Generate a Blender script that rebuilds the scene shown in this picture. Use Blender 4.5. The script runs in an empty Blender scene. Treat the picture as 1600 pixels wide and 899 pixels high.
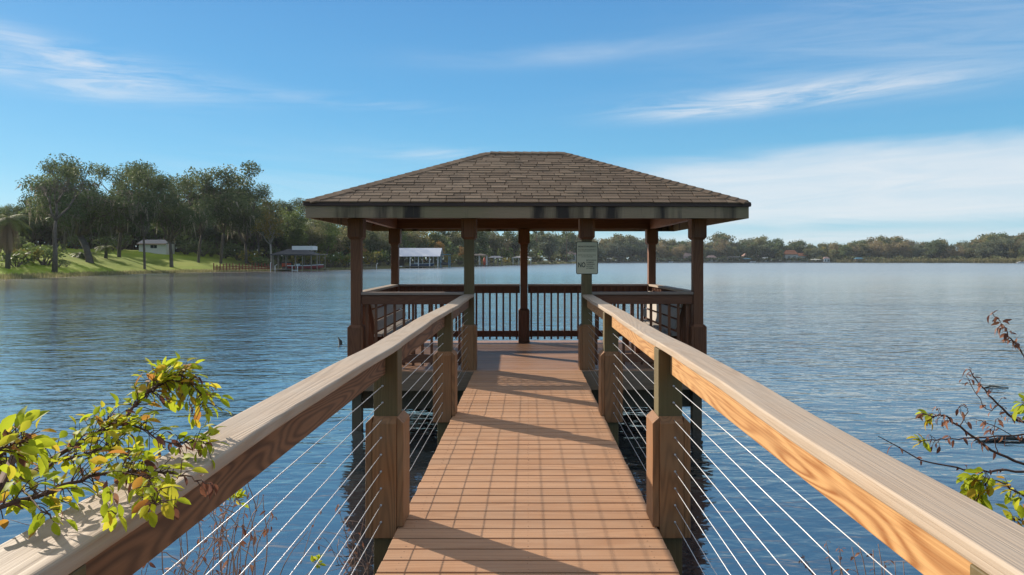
import bpy, bmesh, math, random
import numpy as np
from mathutils import Vector, Matrix
R = math.radians
scene = bpy.context.scene
COL = scene.collection

# ------------------------------------------------------------------ camera, sky, sun, exposure
EYE = 1.55
cam_d = bpy.data.cameras.new("camera"); cam_d.lens = 24; cam_d.sensor_width = 36
cam_d.shift_x = -25/1600; cam_d.shift_y = -42.7/1600
cam_d.clip_start = 0.05; cam_d.clip_end = 9000
cam = bpy.data.objects.new("camera", cam_d); COL.objects.link(cam)
cam.location = (0, 0, EYE); cam.rotation_euler = (R(90), 0, 0)
scene.camera = cam
SUN_EL, SUN_AZ = 24.0, -53.5
world = bpy.data.worlds.new("World"); scene.world = world; world.use_nodes = True
wn = world.node_tree; wn.nodes.clear()
def N(nt, t, **kw):
    n = nt.nodes.new(t)
    for k, v in kw.items():
        if k.startswith('i_'):
            k = k[2:]
            key = int(k) if k.isdigit() else k
            n.inputs[key].default_value = v
        else: setattr(n, k, v)
    return n
def L(nt, a, b): nt.links.new(a, b)
def mth(nt, op, a, b=None, c=None, clamp=False):
    n = nt.nodes.new('ShaderNodeMath'); n.operation = op; n.use_clamp = clamp
    for i, x in enumerate((a, b, c)):
        if x is None: continue
        if isinstance(x, (int, float)): n.inputs[i].default_value = x
        else: nt.links.new(x, n.inputs[i])
    return n.outputs[0]
sky = N(wn, 'ShaderNodeTexSky', sky_type='NISHITA', sun_disc=False, sun_elevation=R(SUN_EL), sun_rotation=R(SUN_AZ),
        altitude=0, air_density=1.0, dust_density=0.12, ozone_density=3.2)
hsv = N(wn, 'ShaderNodeHueSaturation', i_Saturation=1.3, i_Value=1.0, i_Hue=0.492); L(wn, sky.outputs[0], hsv.inputs['Color'])
tc = N(wn, 'ShaderNodeTexCoord'); sep = N(wn, 'ShaderNodeSeparateXYZ'); L(wn, tc.outputs['Generated'], sep.inputs[0])
az = mth(wn, 'MULTIPLY', mth(wn, 'ARCTAN2', sep.outputs[0], sep.outputs[1]), 57.2958)
el = mth(wn, 'MULTIPLY', mth(wn, 'ARCSINE', sep.outputs[2]), 57.2958)
comb = N(wn, 'ShaderNodeCombineXYZ'); L(wn, az, comb.inputs[0]); L(wn, el, comb.inputs[1])
def streak(sx, sy, shear, detail, off, dist=0.6, rough=0.6):
    mp = N(wn, 'ShaderNodeCombineXYZ')
    L(wn, mth(wn, 'MULTIPLY_ADD', az, sx, off), mp.inputs[0])
    L(wn, mth(wn, 'MULTIPLY', mth(wn, 'MULTIPLY_ADD', az, -shear, el), sy), mp.inputs[1])
    n = N(wn, 'ShaderNodeTexNoise', i_Scale=1.0, i_Detail=detail, i_Roughness=rough, i_Distortion=dist); L(wn, mp.outputs[0], n.inputs['Vector'])
    return n.outputs['Fac']
n1 = streak(.035, .30, .02, 8, 3.1, .5)
n2 = streak(.10, 1.0, .05, 9, 11.7, .8, .65)
n3 = streak(.05, .55, -.06, 8, 7.3, 1.0)
def blob(a0, e0, ra, re, tilt=0.0, p=1.0):
    da = mth(wn, 'SUBTRACT', az, a0)
    de = mth(wn, 'SUBTRACT', mth(wn, 'MULTIPLY_ADD', da, -tilt, el), e0)
    q = mth(wn, 'ADD', mth(wn, 'POWER', mth(wn, 'ABSOLUTE', mth(wn, 'DIVIDE', da, ra)), 2), mth(wn, 'POWER', mth(wn, 'ABSOLUTE', mth(wn, 'DIVIDE', de, re)), 2))
    return mth(wn, 'MULTIPLY', mth(wn, 'POWER', 2.71828, mth(wn, 'MULTIPLY', q, -1.0)), p)
def band(noise, lo, hi):
    m = N(wn, 'ShaderNodeMapRange', interpolation_type='SMOOTHSTEP', i_1=lo, i_2=hi); L(wn, noise, m.inputs[0]); return m.outputs[0]
def remap0(x, a, b):
    m = N(wn, 'ShaderNodeMapRange', i_1=a, i_2=b); L(wn, x, m.inputs[0]); return m.outputs[0]
def mul(a, b): return mth(wn, 'MULTIPLY', a, b)
def add(a, b): return mth(wn, 'ADD', a, b)
c_left = mul(add(blob(-31, 13.0, 6.5, 1.2, -.05, 1.0), add(blob(-37, 14.6, 6, .8, -.12, .7), blob(-35.5, 12.1, 5.5, .8, -.1, .7))), band(n2, .30, .68))
c_left = add(c_left, mul(blob(-15, 12.7, 8, .5, -.03, .45), band(n2, .35, .75)))
c_mid = mul(add(blob(23, 12.75, 11, .95, .02, .95), blob(14, 12.0, 6, .6, .05, .6)), band(n2, .25, .70))
c_mid = add(c_mid, mul(blob(6, 17.0, 12, .8, .05, .45), band(n1, .35, .7)))
c_mid = add(c_mid, mul(blob(34, 17, 16, 4.0, .05, .42), band(n3, .25, .75)))
# the wide bank over the far shore
edge = mth(wn, 'MULTIPLY', band(az, 1.0, 16.0), 1.0)
top = mul(mth(wn, 'SUBTRACT', 1.0, band(add(el, mul(n1, 3.0)), 8.6, 10.6)), 1.0)
bot = band(add(el, mul(n3, 1.6)), 3.0, 4.4)
c_bank = mul(mul(mul(edge, top), bot), mth(wn, 'MULTIPLY_ADD', band(n2, .2, .8), .35, .68))
c_low = mul(mul(blob(24, 1.75, 17, .62, .012, .75), band(n2, .15, .55)), 1.0)
c_low = add(c_low, mul(blob(-16, 6.5, 13, 2.4, 0, .30), band(n3, .3, .8)))
c_low = add(c_low, mul(blob(-8, 8.8, 5, .5, 0, .45), band(n2, .3, .7)))
# unseen cloud overhead and behind, added to whiten the blue fill and reflections
c_fill = mul(band(el, 22.5, 36), mul(band(n3, .18, .52), .9))
# clear-air colour by height above the horizon, blended into the physical sky so that the glow round the sun stays mild
SKYC = N(wn, 'ShaderNodeValToRGB'); L(wn, remap0(el, -2, 60), SKYC.inputs[0])
_st = [(0.032,(.40,.66,.80)), (.07,(.30,.62,.82)), (.14,(.20,.53,.79)), (.24,(.15,.43,.75)), (.38,(.12,.335,.67)), (.7,(.10,.22,.50)), (1,(.08,.17,.42))]
while len(SKYC.color_ramp.elements) < len(_st): SKYC.color_ramp.elements.new(.5)
for i_, (p_, c_) in enumerate(_st): SKYC.color_ramp.elements[i_].position = p_; SKYC.color_ramp.elements[i_].color = (*c_, 1)
scl = N(wn, 'ShaderNodeVectorMath', operation='SCALE'); L(wn, SKYC.outputs[0], scl.inputs[0]); scl.inputs['Scale'].default_value = 6.2
skm = N(wn, 'ShaderNodeMix', data_type='RGBA', i_0=.80); L(wn, hsv.outputs[0], skm.inputs[6]); L(wn, scl.outputs[0], skm.inputs[7])
cl = mth(wn, 'ADD', add(add(mul(c_left, .75), mul(c_mid, 1.0)), add(c_bank, c_low)), c_fill, clamp=True)
mixc = N(wn, 'ShaderNodeMix', data_type='RGBA'); L(wn, mul(cl, .82), mixc.inputs[0]); L(wn, skm.outputs[2], mixc.inputs[6])
mixc.inputs[7].default_value = (5.3, 5.5, 5.7, 1)
bg = N(wn, 'ShaderNodeBackground', i_Strength=0.105); L(wn, mixc.outputs[2], bg.inputs[0])
wo = N(wn, 'ShaderNodeOutputWorld'); L(wn, bg.outputs[0], wo.inputs[0])
sd = bpy.data.lights.new("sun", 'SUN'); sd.energy = 4.6; sd.angle = R(0.5); sd.color = (1.0, 0.90, 0.76)
so = bpy.data.objects.new("sun", sd); COL.objects.link(so)
sv = Vector((math.sin(R(SUN_AZ))*math.cos(R(SUN_EL)), math.cos(R(SUN_AZ))*math.cos(R(SUN_EL)), math.sin(R(SUN_EL))))
so.rotation_euler = (-sv).to_track_quat('-Z', 'Y').to_euler(); so.location = sv*60
scene.view_settings.view_transform = 'Standard'; scene.view_settings.look = 'None'
scene.view_settings.gamma = 1; scene.view_settings.exposure = 0.6
scene.cycles.max_bounces = 7; scene.cycles.diffuse_bounces = 3; scene.cycles.glossy_bounces = 3
scene.cycles.transmission_bounces = 4; scene.cycles.transparent_max_bounces = 8
scene.cycles.caustics_reflective = False; scene.cycles.caustics_refractive = False
scene.cycles.use_denoising = True; scene.cycles.sample_clamp_indirect = 6

# ------------------------------------------------------------------ helpers
F = 1066.67
def P(px, py, Z): return Vector(((px-825)/F*Z, Z, EYE+(406.8-py)/F*Z))
class MB:
    def __init__(s): s.v = []; s.f = []; s.r = []; s.m = []
    def face(s, pts, rnd=0.5, mi=0):
        b = len(s.v); s.v += [tuple(p) for p in pts]; s.f.append(tuple(range(b, b+len(pts)))); s.r.append(rnd); s.m.append(mi)
    def hexa(s, p, rnd=0.5, mi=0):      # p: 4 bottom ccw, 4 top ccw
        b = len(s.v); s.v += [tuple(q) for q in p]
        for q in ((3,2,1,0),(4,5,6,7),(0,1,5,4),(1,2,6,5),(2,3,7,6),(3,0,4,7)):
            s.f.append(tuple(b+i for i in q)); s.r.append(rnd); s.m.append(mi)
    def box(s, x0, x1, y0, y1, z0, z1, rnd=0.5, mi=0):
        s.hexa([(x0,y0,z0),(x1,y0,z0),(x1,y1,z0),(x0,y1,z0),(x0,y0,z1),(x1,y0,z1),(x1,y1,z1),(x0,y1,z1)], rnd, mi)
    def tube(s, pts, rad, n=6, rnd=0.5, cap=True, mi=0):
        pts = [Vector(p) for p in pts]; b = len(s.v); k = len(pts)
        if isinstance(rad, (int, float)): rad = [rad]*k
        for i, p in enumerate(pts):
            t = (pts[min(i+1, k-1)] - pts[max(i-1, 0)])
            if t.length < 1e-9: t = Vector((0,0,1))
            t.normalize()
            u = t.cross(Vector((0,0,1)) if abs(t.z) < .9 else Vector((0,1,0))).normalized(); w = t.cross(u)
            for j in range(n):
                a = 2*math.pi*j/n
                s.v.append(tuple(p + (u*math.cos(a)+w*math.sin(a))*rad[i]))
        for i in range(k-1):
            for j in range(n):
                j2 = (j+1) % n
                s.f.append((b+i*n+j, b+i*n+j2, b+(i+1)*n+j2, b+(i+1)*n+j)); s.r.append(rnd); s.m.append(mi)
        if cap:
            s.f.append(tuple(b+j for j in range(n))[::-1]); s.r.append(rnd); s.m.append(mi)
            s.f.append(tuple(b+(k-1)*n+j for j in range(n))); s.r.append(rnd); s.m.append(mi)
    def build(s, name, mat, parent=None, bevel=0, seg=2, smooth=False, loc=None):
        me = bpy.data.meshes.new(name); me.from_pydata(s.v, [], s.f)
        a = me.attributes.new('rnd', 'FLOAT', 'FACE'); a.data.foreach_set('value', s.r)
        for m in (mat if isinstance(mat, (list, tuple)) else [mat]): me.materials.append(m)
        if isinstance(mat, (list, tuple)): me.polygons.foreach_set('material_index', s.m)
        if smooth: me.polygons.foreach_set('use_smooth', [True]*len(s.f))
        me.update()
        o = bpy.data.objects.new(name, me); COL.objects.link(o)
        if parent: o.parent = parent
        if loc is not None: o.location = loc
        if bevel:
            bm = bmesh.new(); bm.from_mesh(me)
            bmesh.ops.bevel(bm, geom=[e for e in bm.edges if e.calc_face_angle(0) > .5], offset=bevel, segments=seg, affect='EDGES', profile=.5, clamp_overlap=True)
            bm.to_mesh(me); bm.free()
        return o
def np_mesh(name, V, Fc, mats, rnd=None, parent=None, mi=None, smooth=False):
    """V (n,3), Fc (m,k) all faces of k corners"""
    V = np.asarray(V, dtype=np.float32); Fc = np.asarray(Fc, dtype=np.int32); m, k = Fc.shape
    me = bpy.data.meshes.new(name); me.vertices.add(len(V)); me.vertices.foreach_set('co', V.ravel())
    me.loops.add(m*k); me.loops.foreach_set('vertex_index', Fc.ravel())
    me.polygons.add(m); me.polygons.foreach_set('loop_start', np.arange(0, m*k, k, dtype=np.int32)); me.polygons.foreach_set('loop_total', np.full(m, k, dtype=np.int32))
    if rnd is not None:
        a = me.attributes.new('rnd', 'FLOAT', 'FACE'); a.data.foreach_set('value', np.asarray(rnd, dtype=np.float32))
    for q in (mats if isinstance(mats, (list, tuple)) else [mats]): me.materials.append(q)
    if mi is not None: me.polygons.foreach_set('material_index', np.asarray(mi, dtype=np.int32))
    if smooth: me.polygons.foreach_set('use_smooth', np.ones(m, dtype=bool))
    me.update(calc_edges=True)
    o = bpy.data.objects.new(name, me); COL.objects.link(o)
    if parent: o.parent = parent
    return o
def tag(o, label=None, cat=None, group=None, kind=None):
    if label: o['label'] = label
    if cat: o['category'] = cat
    if group: o['group'] = group
    if kind: o['kind'] = kind
    return o
def thing(name, label, cat, loc=(0,0,0), rz=0, group=None):
    o = bpy.data.objects.new(name, None); COL.objects.link(o); o.location = loc; o.rotation_euler = (0,0,rz)
    o.empty_display_size = .2
    return tag(o, label, cat, group)
def dup(o, loc=None, rz=None, sc=None, label=None, group=None, parent=None):
    c = o.copy(); COL.objects.link(c)
    if parent is not None: c.parent = parent
    if loc is not None: c.location = loc
    if rz is not None: c.rotation_euler = (0,0,rz)
    if sc is not None: c.scale = sc if not isinstance(sc, (int, float)) else (sc,)*3
    if label: c['label'] = label
    if group: c['group'] = group
    for ch in list(o.children): dup(ch, parent=c)
    return c

# ------------------------------------------------------------------ materials
def mat_new(name):
    m = bpy.data.materials.new(name); m.use_nodes = True; nt = m.node_tree; nt.nodes.clear()
    out = N(nt, 'ShaderNodeOutputMaterial'); b = N(nt, 'ShaderNodeBsdfPrincipled'); L(nt, b.outputs[0], out.inputs[0])
    return m, nt, b
def ramp(nt, fac, stops):
    r = N(nt, 'ShaderNodeValToRGB'); e = r.color_ramp.elements
    while len(e) < len(stops): e.new(0.5)
    for i, (p, c) in enumerate(stops): e[i].position = p; e[i].color = (*c, 1) if len(c) == 3 else c
    L(nt, fac, r.inputs[0]); return r.outputs[0]
def mixrgb(nt, f, a, b, mode='MIX'):
    n = N(nt, 'ShaderNodeMix', data_type='RGBA', blend_type=mode)
    if isinstance(f, (int, float)): n.inputs[0].default_value = f
    else: L(nt, f, n.inputs[0])
    for i, x in ((6, a), (7, b)):
        if isinstance(x, tuple): n.inputs[i].default_value = (*x, 1)
        else: L(nt, x, n.inputs[i])
    return n.outputs[2]
def noise(nt, vec, scale, detail=4, rough=.55, dist=0):
    n = N(nt, 'ShaderNodeTexNoise', i_Scale=scale, i_Detail=detail, i_Roughness=rough, i_Distortion=dist)
    if vec is not None: L(nt, vec, n.inputs['Vector'])
    return n.outputs['Fac']
def coords(nt, scale=(1,1,1), rnd=True):
    t = N(nt, 'ShaderNodeTexCoord'); v = t.outputs['Object']
    if rnd:
        at = N(nt, 'ShaderNodeAttribute', attribute_name='rnd'); oi = N(nt, 'ShaderNodeObjectInfo')
        s = mth(nt, 'ADD', mth(nt, 'MULTIPLY', at.outputs['Fac'], 37.0), mth(nt, 'MULTIPLY', oi.outputs['Random'], 53.0))
        c = N(nt, 'ShaderNodeCombineXYZ'); [L(nt, s, c.inputs[i]) for i in range(3)]
        a = N(nt, 'ShaderNodeVectorMath', operation='ADD'); L(nt, v, a.inputs[0]); L(nt, c.outputs[0], a.inputs[1]); v = a.outputs[0]
    m = N(nt, 'ShaderNodeVectorMath', operation='MULTIPLY'); L(nt, v, m.inputs[0]); m.inputs[1].default_value = scale
    return m.outputs[0]
def remap(nt, x, a, b, c=0, d=1):
    m = N(nt, 'ShaderNodeMapRange', i_1=a, i_2=b, i_3=c, i_4=d); L(nt, x, m.inputs[0]); return m.outputs[0]
RK = 2.6
def wood(name, light, dark, axis, rings=9, gscale=5.0, along=.10, grain=.7, grey=(.30,.28,.25), weather=.3, rough=.62, bump=.25, vary=.25, crack=.25):
    m, nt, b = mat_new(name)
    sc = [1,1,1]; sc['xyz'.index(axis)] = along
    v = coords(nt, tuple(sc))
    n0 = noise(nt, v, gscale, 1.5, .45, .2)
    g = mth(nt, 'SINE', mth(nt, 'MULTIPLY', n0, rings*RK*6.283))
    g = mth(nt, 'MULTIPLY_ADD', g, .5, .5)
    g = mth(nt, 'POWER', g, 1.5)
    scl_ = [1,1,1]; scl_['xyz'.index(axis)] = along*.25
    nl = noise(nt, coords(nt, tuple(scl_)), gscale*3.2, 2, .5)
    gl_ = mth(nt, 'POWER', mth(nt, 'MULTIPLY_ADD', mth(nt, 'SINE', mth(nt, 'MULTIPLY', nl, rings*9.0)), .5, .5), 2.0)
    sel = remap(nt, noise(nt, v, gscale*.5, 1, .5), .54, .72)
    mg = N(nt, 'ShaderNodeMix', data_type='FLOAT'); L(nt, sel, mg.inputs[0]); L(nt, g, mg.inputs[2]); L(nt, mth(nt, 'MULTIPLY', gl_, .8), mg.inputs[3]); g = mg.outputs[0]
    sc2 = [1,1,1]; sc2['xyz'.index(axis)] = .02
    v2 = coords(nt, tuple(sc2)); fib = noise(nt, v2, 190, 3, .6)
    fib2 = noise(nt, v2, 45, 3, .6)
    c = mixrgb(nt, mth(nt, 'MULTIPLY', g, grain), light, dark)
    c = mixrgb(nt, remap(nt, fib, .42, .70, 0, .45), c, tuple(x*.62 for x in light))
    v3 = coords(nt, (1,1,1)); big = noise(nt, v3, 2.2, 4, .6)
    c = mixrgb(nt, mth(nt, 'MULTIPLY', remap(nt, big, .3, .65), weather), c, grey)
    # dark weather cracks along the grain
    c = mixrgb(nt, remap(nt, fib2, .66, .78, 0, crack), c, tuple(x*.35 for x in dark))
    at = N(nt, 'ShaderNodeAttribute', attribute_name='rnd'); oi = N(nt, 'ShaderNodeObjectInfo')
    s = mth(nt, 'FRACT', mth(nt, 'ADD', mth(nt, 'MULTIPLY', at.outputs['Fac'], 7.31), oi.outputs['Random']))
    val = mth(nt, 'MULTIPLY_ADD', s, vary, 1-vary/2)
    h = N(nt, 'ShaderNodeHueSaturation'); L(nt, val, h.inputs['Value']); L(nt, c, h.inputs['Color'])
    L(nt, h.outputs[0], b.inputs['Base Color']); b.inputs['Roughness'].default_value = rough; b.inputs['Specular IOR Level'].default_value = .3
    hgt = mth(nt, 'ADD', mth(nt, 'MULTIPLY', fib, .6), mth(nt, 'ADD', mth(nt, 'MULTIPLY', g, -.35), mth(nt, 'MULTIPLY', fib2, .6)))
    bp = N(nt, 'ShaderNodeBump', i_Strength=bump, i_Distance=.004); L(nt, hgt, bp.inputs['Height']); L(nt, bp.outputs[0], b.inputs['Normal'])
    return m
def plain(name, col, rough=.6, metal=0, nscale=3.0, var=.2, spec=.4):
    m, nt, b = mat_new(name)
    v = coords(nt); n = noise(nt, v, nscale, 5, .6)
    c = mixrgb(nt, n, tuple(x*(1-var) for x in col), tuple(min(1, x*(1+var)) for x in col))
    L(nt, c, b.inputs['Base Color']); b.inputs['Roughness'].default_value = rough; b.inputs['Metallic'].default_value = metal
    b.inputs['Specular IOR Level'].default_value = spec
    return m
def leafmat(name, cols, trans=.35, objvar=.25, rough=.6, spec=.25):
    """cols: list of base colours picked per leaf by the 'rnd' attribute"""
    m = bpy.data.materials.new(name); m.use_nodes = True; nt = m.node_tree; nt.nodes.clear()
    at = N(nt, 'ShaderNodeAttribute', attribute_name='rnd'); oi = N(nt, 'ShaderNodeObjectInfo')
    c = ramp(nt, at.outputs['Fac'], [(i/(max(1, len(cols)-1)), k) for i, k in enumerate(cols)])
    val = mth(nt, 'MULTIPLY_ADD', oi.outputs['Random'], objvar*2, 1-objvar)
    h = N(nt, 'ShaderNodeHueSaturation'); L(nt, val, h.inputs['Value']); L(nt, c, h.inputs['Color'])
    b = N(nt, 'ShaderNodeBsdfPrincipled', i_Roughness=rough); b.inputs['Specular IOR Level'].default_value = spec
    L(nt, h.outputs[0], b.inputs['Base Color'])
    t = N(nt, 'ShaderNodeBsdfTranslucent'); g = N(nt, 'ShaderNodeGamma', i_Gamma=.85); L(nt, h.outputs[0], g.inputs[0]); L(nt, g.outputs[0], t.inputs[0])
    mx = N(nt, 'ShaderNodeMixShader', i_0=trans); L(nt, b.outputs[0], mx.inputs[1]); L(nt, t.outputs[0], mx.inputs[2])
    out = N(nt, 'ShaderNodeOutputMaterial'); L(nt, mx.outputs[0], out.inputs[0])
    return m
M = {}
M['deck'] = wood('decking', (.47,.25,.13), (.32,.15,.07), 'x', rings=5, gscale=4, grain=.5, grey=(.40,.27,.18), weather=.35, vary=.24, crack=.45)
M['gdeck'] = wood('pavilion_decking', (.42,.225,.125), (.29,.14,.075), 'x', rings=5, gscale=4, grain=.5, grey=(.36,.25,.17), weather=.3, vary=.22, crack=.35, rough=.45)
M['cap'] = wood('weathered_cap', (.45,.335,.235), (.28,.19,.12), 'y', rings=7, gscale=7.5, along=.045, grain=.45, grey=(.41,.355,.29), weather=.5, vary=.1, bump=.5, crack=.4)
M['orange'] = wood('orange_side_board', (.56,.31,.125), (.24,.075,.012), 'y', rings=10, gscale=6, along=.11, grain=1.0, grey=(.50,.33,.16), weather=.2, vary=.12, crack=.2)
M['brownb'] = wood('dark_side_board', (.24,.115,.055), (.065,.028,.015), 'y', rings=9, gscale=5.5, along=.13, grain=.95, grey=(.28,.17,.10), weather=.3, vary=.2, crack=.4)
M['post'] = wood('treated_post', (.15,.095,.042), (.07,.045,.02), 'z', rings=6, gscale=7, along=.07, grain=.6, grey=(.125,.12,.055), weather=.6, vary=.25, crack=.45)
M['pad'] = wood('post_trim_board', (.30,.13,.05), (.13,.05,.018), 'z', rings=7, gscale=7, along=.07, grain=.65, grey=(.24,.17,.10), weather=.4, vary=.25, crack=.4)
M['redz'] = wood('red_brown_stain_upright', (.18,.068,.029), (.095,.034,.015), 'z', rings=6, gscale=7, along=.07, grain=.6, grey=(.13,.075,.05), weather=.3, vary=.3, crack=.4)
M['redx'] = wood('red_brown_stain_rail', (.17,.066,.032), (.10,.036,.018), 'x', rings=6, gscale=7, along=.07, grain=.6, grey=(.13,.075,.05), weather=.3, vary=.25, crack=.4)
M['redy'] = wood('red_brown_stain_side', (.28,.105,.045), (.17,.06,.026), 'y', rings=6, gscale=7, along=.07, grain=.6, grey=(.15,.09,.06), weather=.3, vary=.25, crack=.4)
M['capx'] = wood('pavilion_rail_cap', (.30,.20,.15), (.20,.12,.08), 'x', rings=6, gscale=7, grain=.5, grey=(.34,.29,.25), weather=.5, vary=.2)
M['bench'] = wood('bench_slat', (.42,.36,.30), (.33,.27,.22), 'y', rings=6, gscale=6, grain=.4, grey=(.44,.41,.37), weather=.5, vary=.15)
M['pile'] = wood('pile', (.12,.085,.05), (.06,.045,.03), 'z', rings=6, gscale=6, grain=.6, grey=(.10,.09,.06), weather=.5, vary=.2)
M['joist'] = wood('joist', (.24,.15,.09), (.14,.08,.05), 'x', rings=6, gscale=6, grain=.6, grey=(.22,.18,.13), weather=.5, vary=.2)
M['joisty'] = wood('stringer', (.24,.15,.09), (.14,.08,.05), 'y', rings=6, gscale=6, grain=.6, grey=(.2,.17,.12), weather=.5, vary=.2)
def fascia_mat(axis):
    m, nt, b = mat_new('stained_fascia_'+axis)
    v = coords(nt, (1,1,1), rnd=False); sc = [1,1,1]; i = 'xyz'.index(axis); sc[i] = .05
    fib = noise(nt, coords(nt, tuple(sc)), 90, 4, .6)
    sp = [1.6,1.6,.12]; blot = noise(nt, coords(nt, tuple(sp), rnd=False), 1.6, 5, .62)
    alg = noise(nt, v, 1.3, 3, .5)
    c = mixrgb(nt, fib, (.22,.155,.10), (.33,.25,.17))
    c = mixrgb(nt, remap(nt, alg, .45, .62, 0, .4), c, (.15,.14,.065))
    c = mixrgb(nt, remap(nt, blot, .50, .62, 0, .93), c, (.022,.017,.018))
    L(nt, c, b.inputs['Base Color']); b.inputs['Roughness'].default_value = .75; b.inputs['Specular IOR Level'].default_value = .25
    bp = N(nt, 'ShaderNodeBump', i_Strength=.3, i_Distance=.003); L(nt, fib, bp.inputs['Height']); L(nt, bp.outputs[0], b.inputs['Normal'])
    return m
M['fasx'] = fascia_mat('x'); M['fasy'] = fascia_mat('y')
def shingle_mat():
    m, nt, b = mat_new('asphalt_shingle')
    at = N(nt, 'ShaderNodeAttribute', attribute_name='rnd')
    c = ramp(nt, at.outputs['Fac'], [(0,(.14,.093,.062)), (.4,(.185,.127,.085)), (.7,(.225,.156,.105)), (1,(.29,.205,.14))])
    v = coords(nt, rnd=False); gr = noise(nt, v, 260, 2, .8); big = noise(nt, v, 1.1, 4, .6)
    c = mixrgb(nt, remap(nt, gr, .35, .65, 0, .45), c, (.09,.065,.05))
    st = noise(nt, coords(nt, (1.6,.5,.5), rnd=False), 2.2, 4, .6)
    c = mixrgb(nt, remap(nt, st, .55, .72, 0, .45), c, (.06,.05,.042))
    c = mixrgb(nt, remap(nt, big, .4, .7, 0, .25), c, (.20,.15,.10))
    L(nt, c, b.inputs['Base Color']); b.inputs['Roughness'].default_value = .95; b.inputs['Specular IOR Level'].default_value = .15
    bp = N(nt, 'ShaderNodeBump', i_Strength=.5, i_Distance=.002); L(nt, gr, bp.inputs['Height']); L(nt, bp.outputs[0], b.inputs['Normal'])
    return m
M['shingle'] = shingle_mat()
M['drip'] = plain('dark_drip_board', (.045,.025,.022), .6)
M['steel'] = plain('steel_cable', (.50,.50,.51), .45, .6, 40, .05)
M['bracket'] = plain('galvanised', (.5,.5,.5), .5, .8, 20, .1)
M['sign'] = plain('cream_sign_sheet', (.52,.47,.33), .55, 0, 8, .08)
M['ink'] = plain('dark_ink', (.03,.035,.03), .6)
M['bark'] = plain('bark', (.13,.105,.085), .9, 0, 2.5, .5, .1)
M['barkpale'] = plain('pale_bark', (.30,.27,.23), .9, 0, 2.5, .35, .1)
M['barkred'] = plain('reddish_bark', (.22,.13,.085), .9, 0, 2.5, .35, .1)
M['twig'] = plain('twig_bark', (.10,.055,.04), .8, 0, 30, .4, .2)
M['twigpale'] = plain('dry_twig', (.30,.20,.15), .8, 0, 30, .35, .2)

# water
def water_mat():
    m, nt, b = mat_new('lake_water')
    b.inputs['Base Color'].default_value = (.06,.072,.085,1); b.inputs['IOR'].default_value = 1.42
    b.inputs['Roughness'].default_value = .045; b.inputs['Specular IOR Level'].default_value = .75
    t = N(nt, 'ShaderNodeTexCoord')
    def nz(sx, sy, scale, det, rot=0, dist=.4, rough=.5):
        mp = N(nt, 'ShaderNodeMapping'); mp.inputs['Scale'].default_value = (sx, sy, 1); mp.inputs['Rotation'].default_value = (0,0,rot)
        L(nt, t.outputs['Object'], mp.inputs[0]); return noise(nt, mp.outputs[0], scale, det, rough, dist)
    a = nz(.55, 1.15, .75, 2.0, .12)         # long swells, about a metre
    c = nz(.6, 1.5, 2.3, 2.0, -.15, .8)
    d = nz(.8, 1.6, 6.0, 2, .3, .5, .6)
    g = nz(1, 2.2, .035, 3, .1, .6)               # wind patches
    gs = remap(nt, g, .35, .65, .6, 1.25)
    geo = N(nt, 'ShaderNodeCameraData')
    h = mth(nt, 'ADD', mth(nt, 'MULTIPLY', a, .095), mth(nt, 'ADD', mth(nt, 'MULTIPLY', c, .055), mth(nt, 'MULTIPLY', d, .012)))
    h = mth(nt, 'MULTIPLY', h, gs)
    # small waves only open up out on the lake, the cove by the bank lies calmer
    sp = N(nt, 'ShaderNodeSeparateXYZ'); L(nt, t.outputs['Object'], sp.inputs[0])
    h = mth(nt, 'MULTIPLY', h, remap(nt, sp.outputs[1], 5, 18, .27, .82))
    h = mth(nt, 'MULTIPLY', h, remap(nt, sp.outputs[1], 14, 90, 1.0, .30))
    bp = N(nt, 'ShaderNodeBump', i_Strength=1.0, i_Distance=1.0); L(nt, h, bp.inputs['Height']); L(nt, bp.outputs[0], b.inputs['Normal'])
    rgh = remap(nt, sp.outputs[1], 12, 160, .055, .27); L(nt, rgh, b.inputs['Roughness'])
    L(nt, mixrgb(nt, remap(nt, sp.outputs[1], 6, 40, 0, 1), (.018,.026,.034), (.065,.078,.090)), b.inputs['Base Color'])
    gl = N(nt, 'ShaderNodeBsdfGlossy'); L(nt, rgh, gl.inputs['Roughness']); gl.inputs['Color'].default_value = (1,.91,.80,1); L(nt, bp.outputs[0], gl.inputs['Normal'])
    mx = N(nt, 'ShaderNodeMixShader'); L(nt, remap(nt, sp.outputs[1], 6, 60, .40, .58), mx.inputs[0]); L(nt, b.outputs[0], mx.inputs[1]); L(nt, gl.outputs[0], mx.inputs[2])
    out = [n_ for n_ in nt.nodes if n_.type == 'OUTPUT_MATERIAL'][0]; L(nt, mx.outputs[0], out.inputs[0])
    return m
M['water'] = water_mat()
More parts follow.
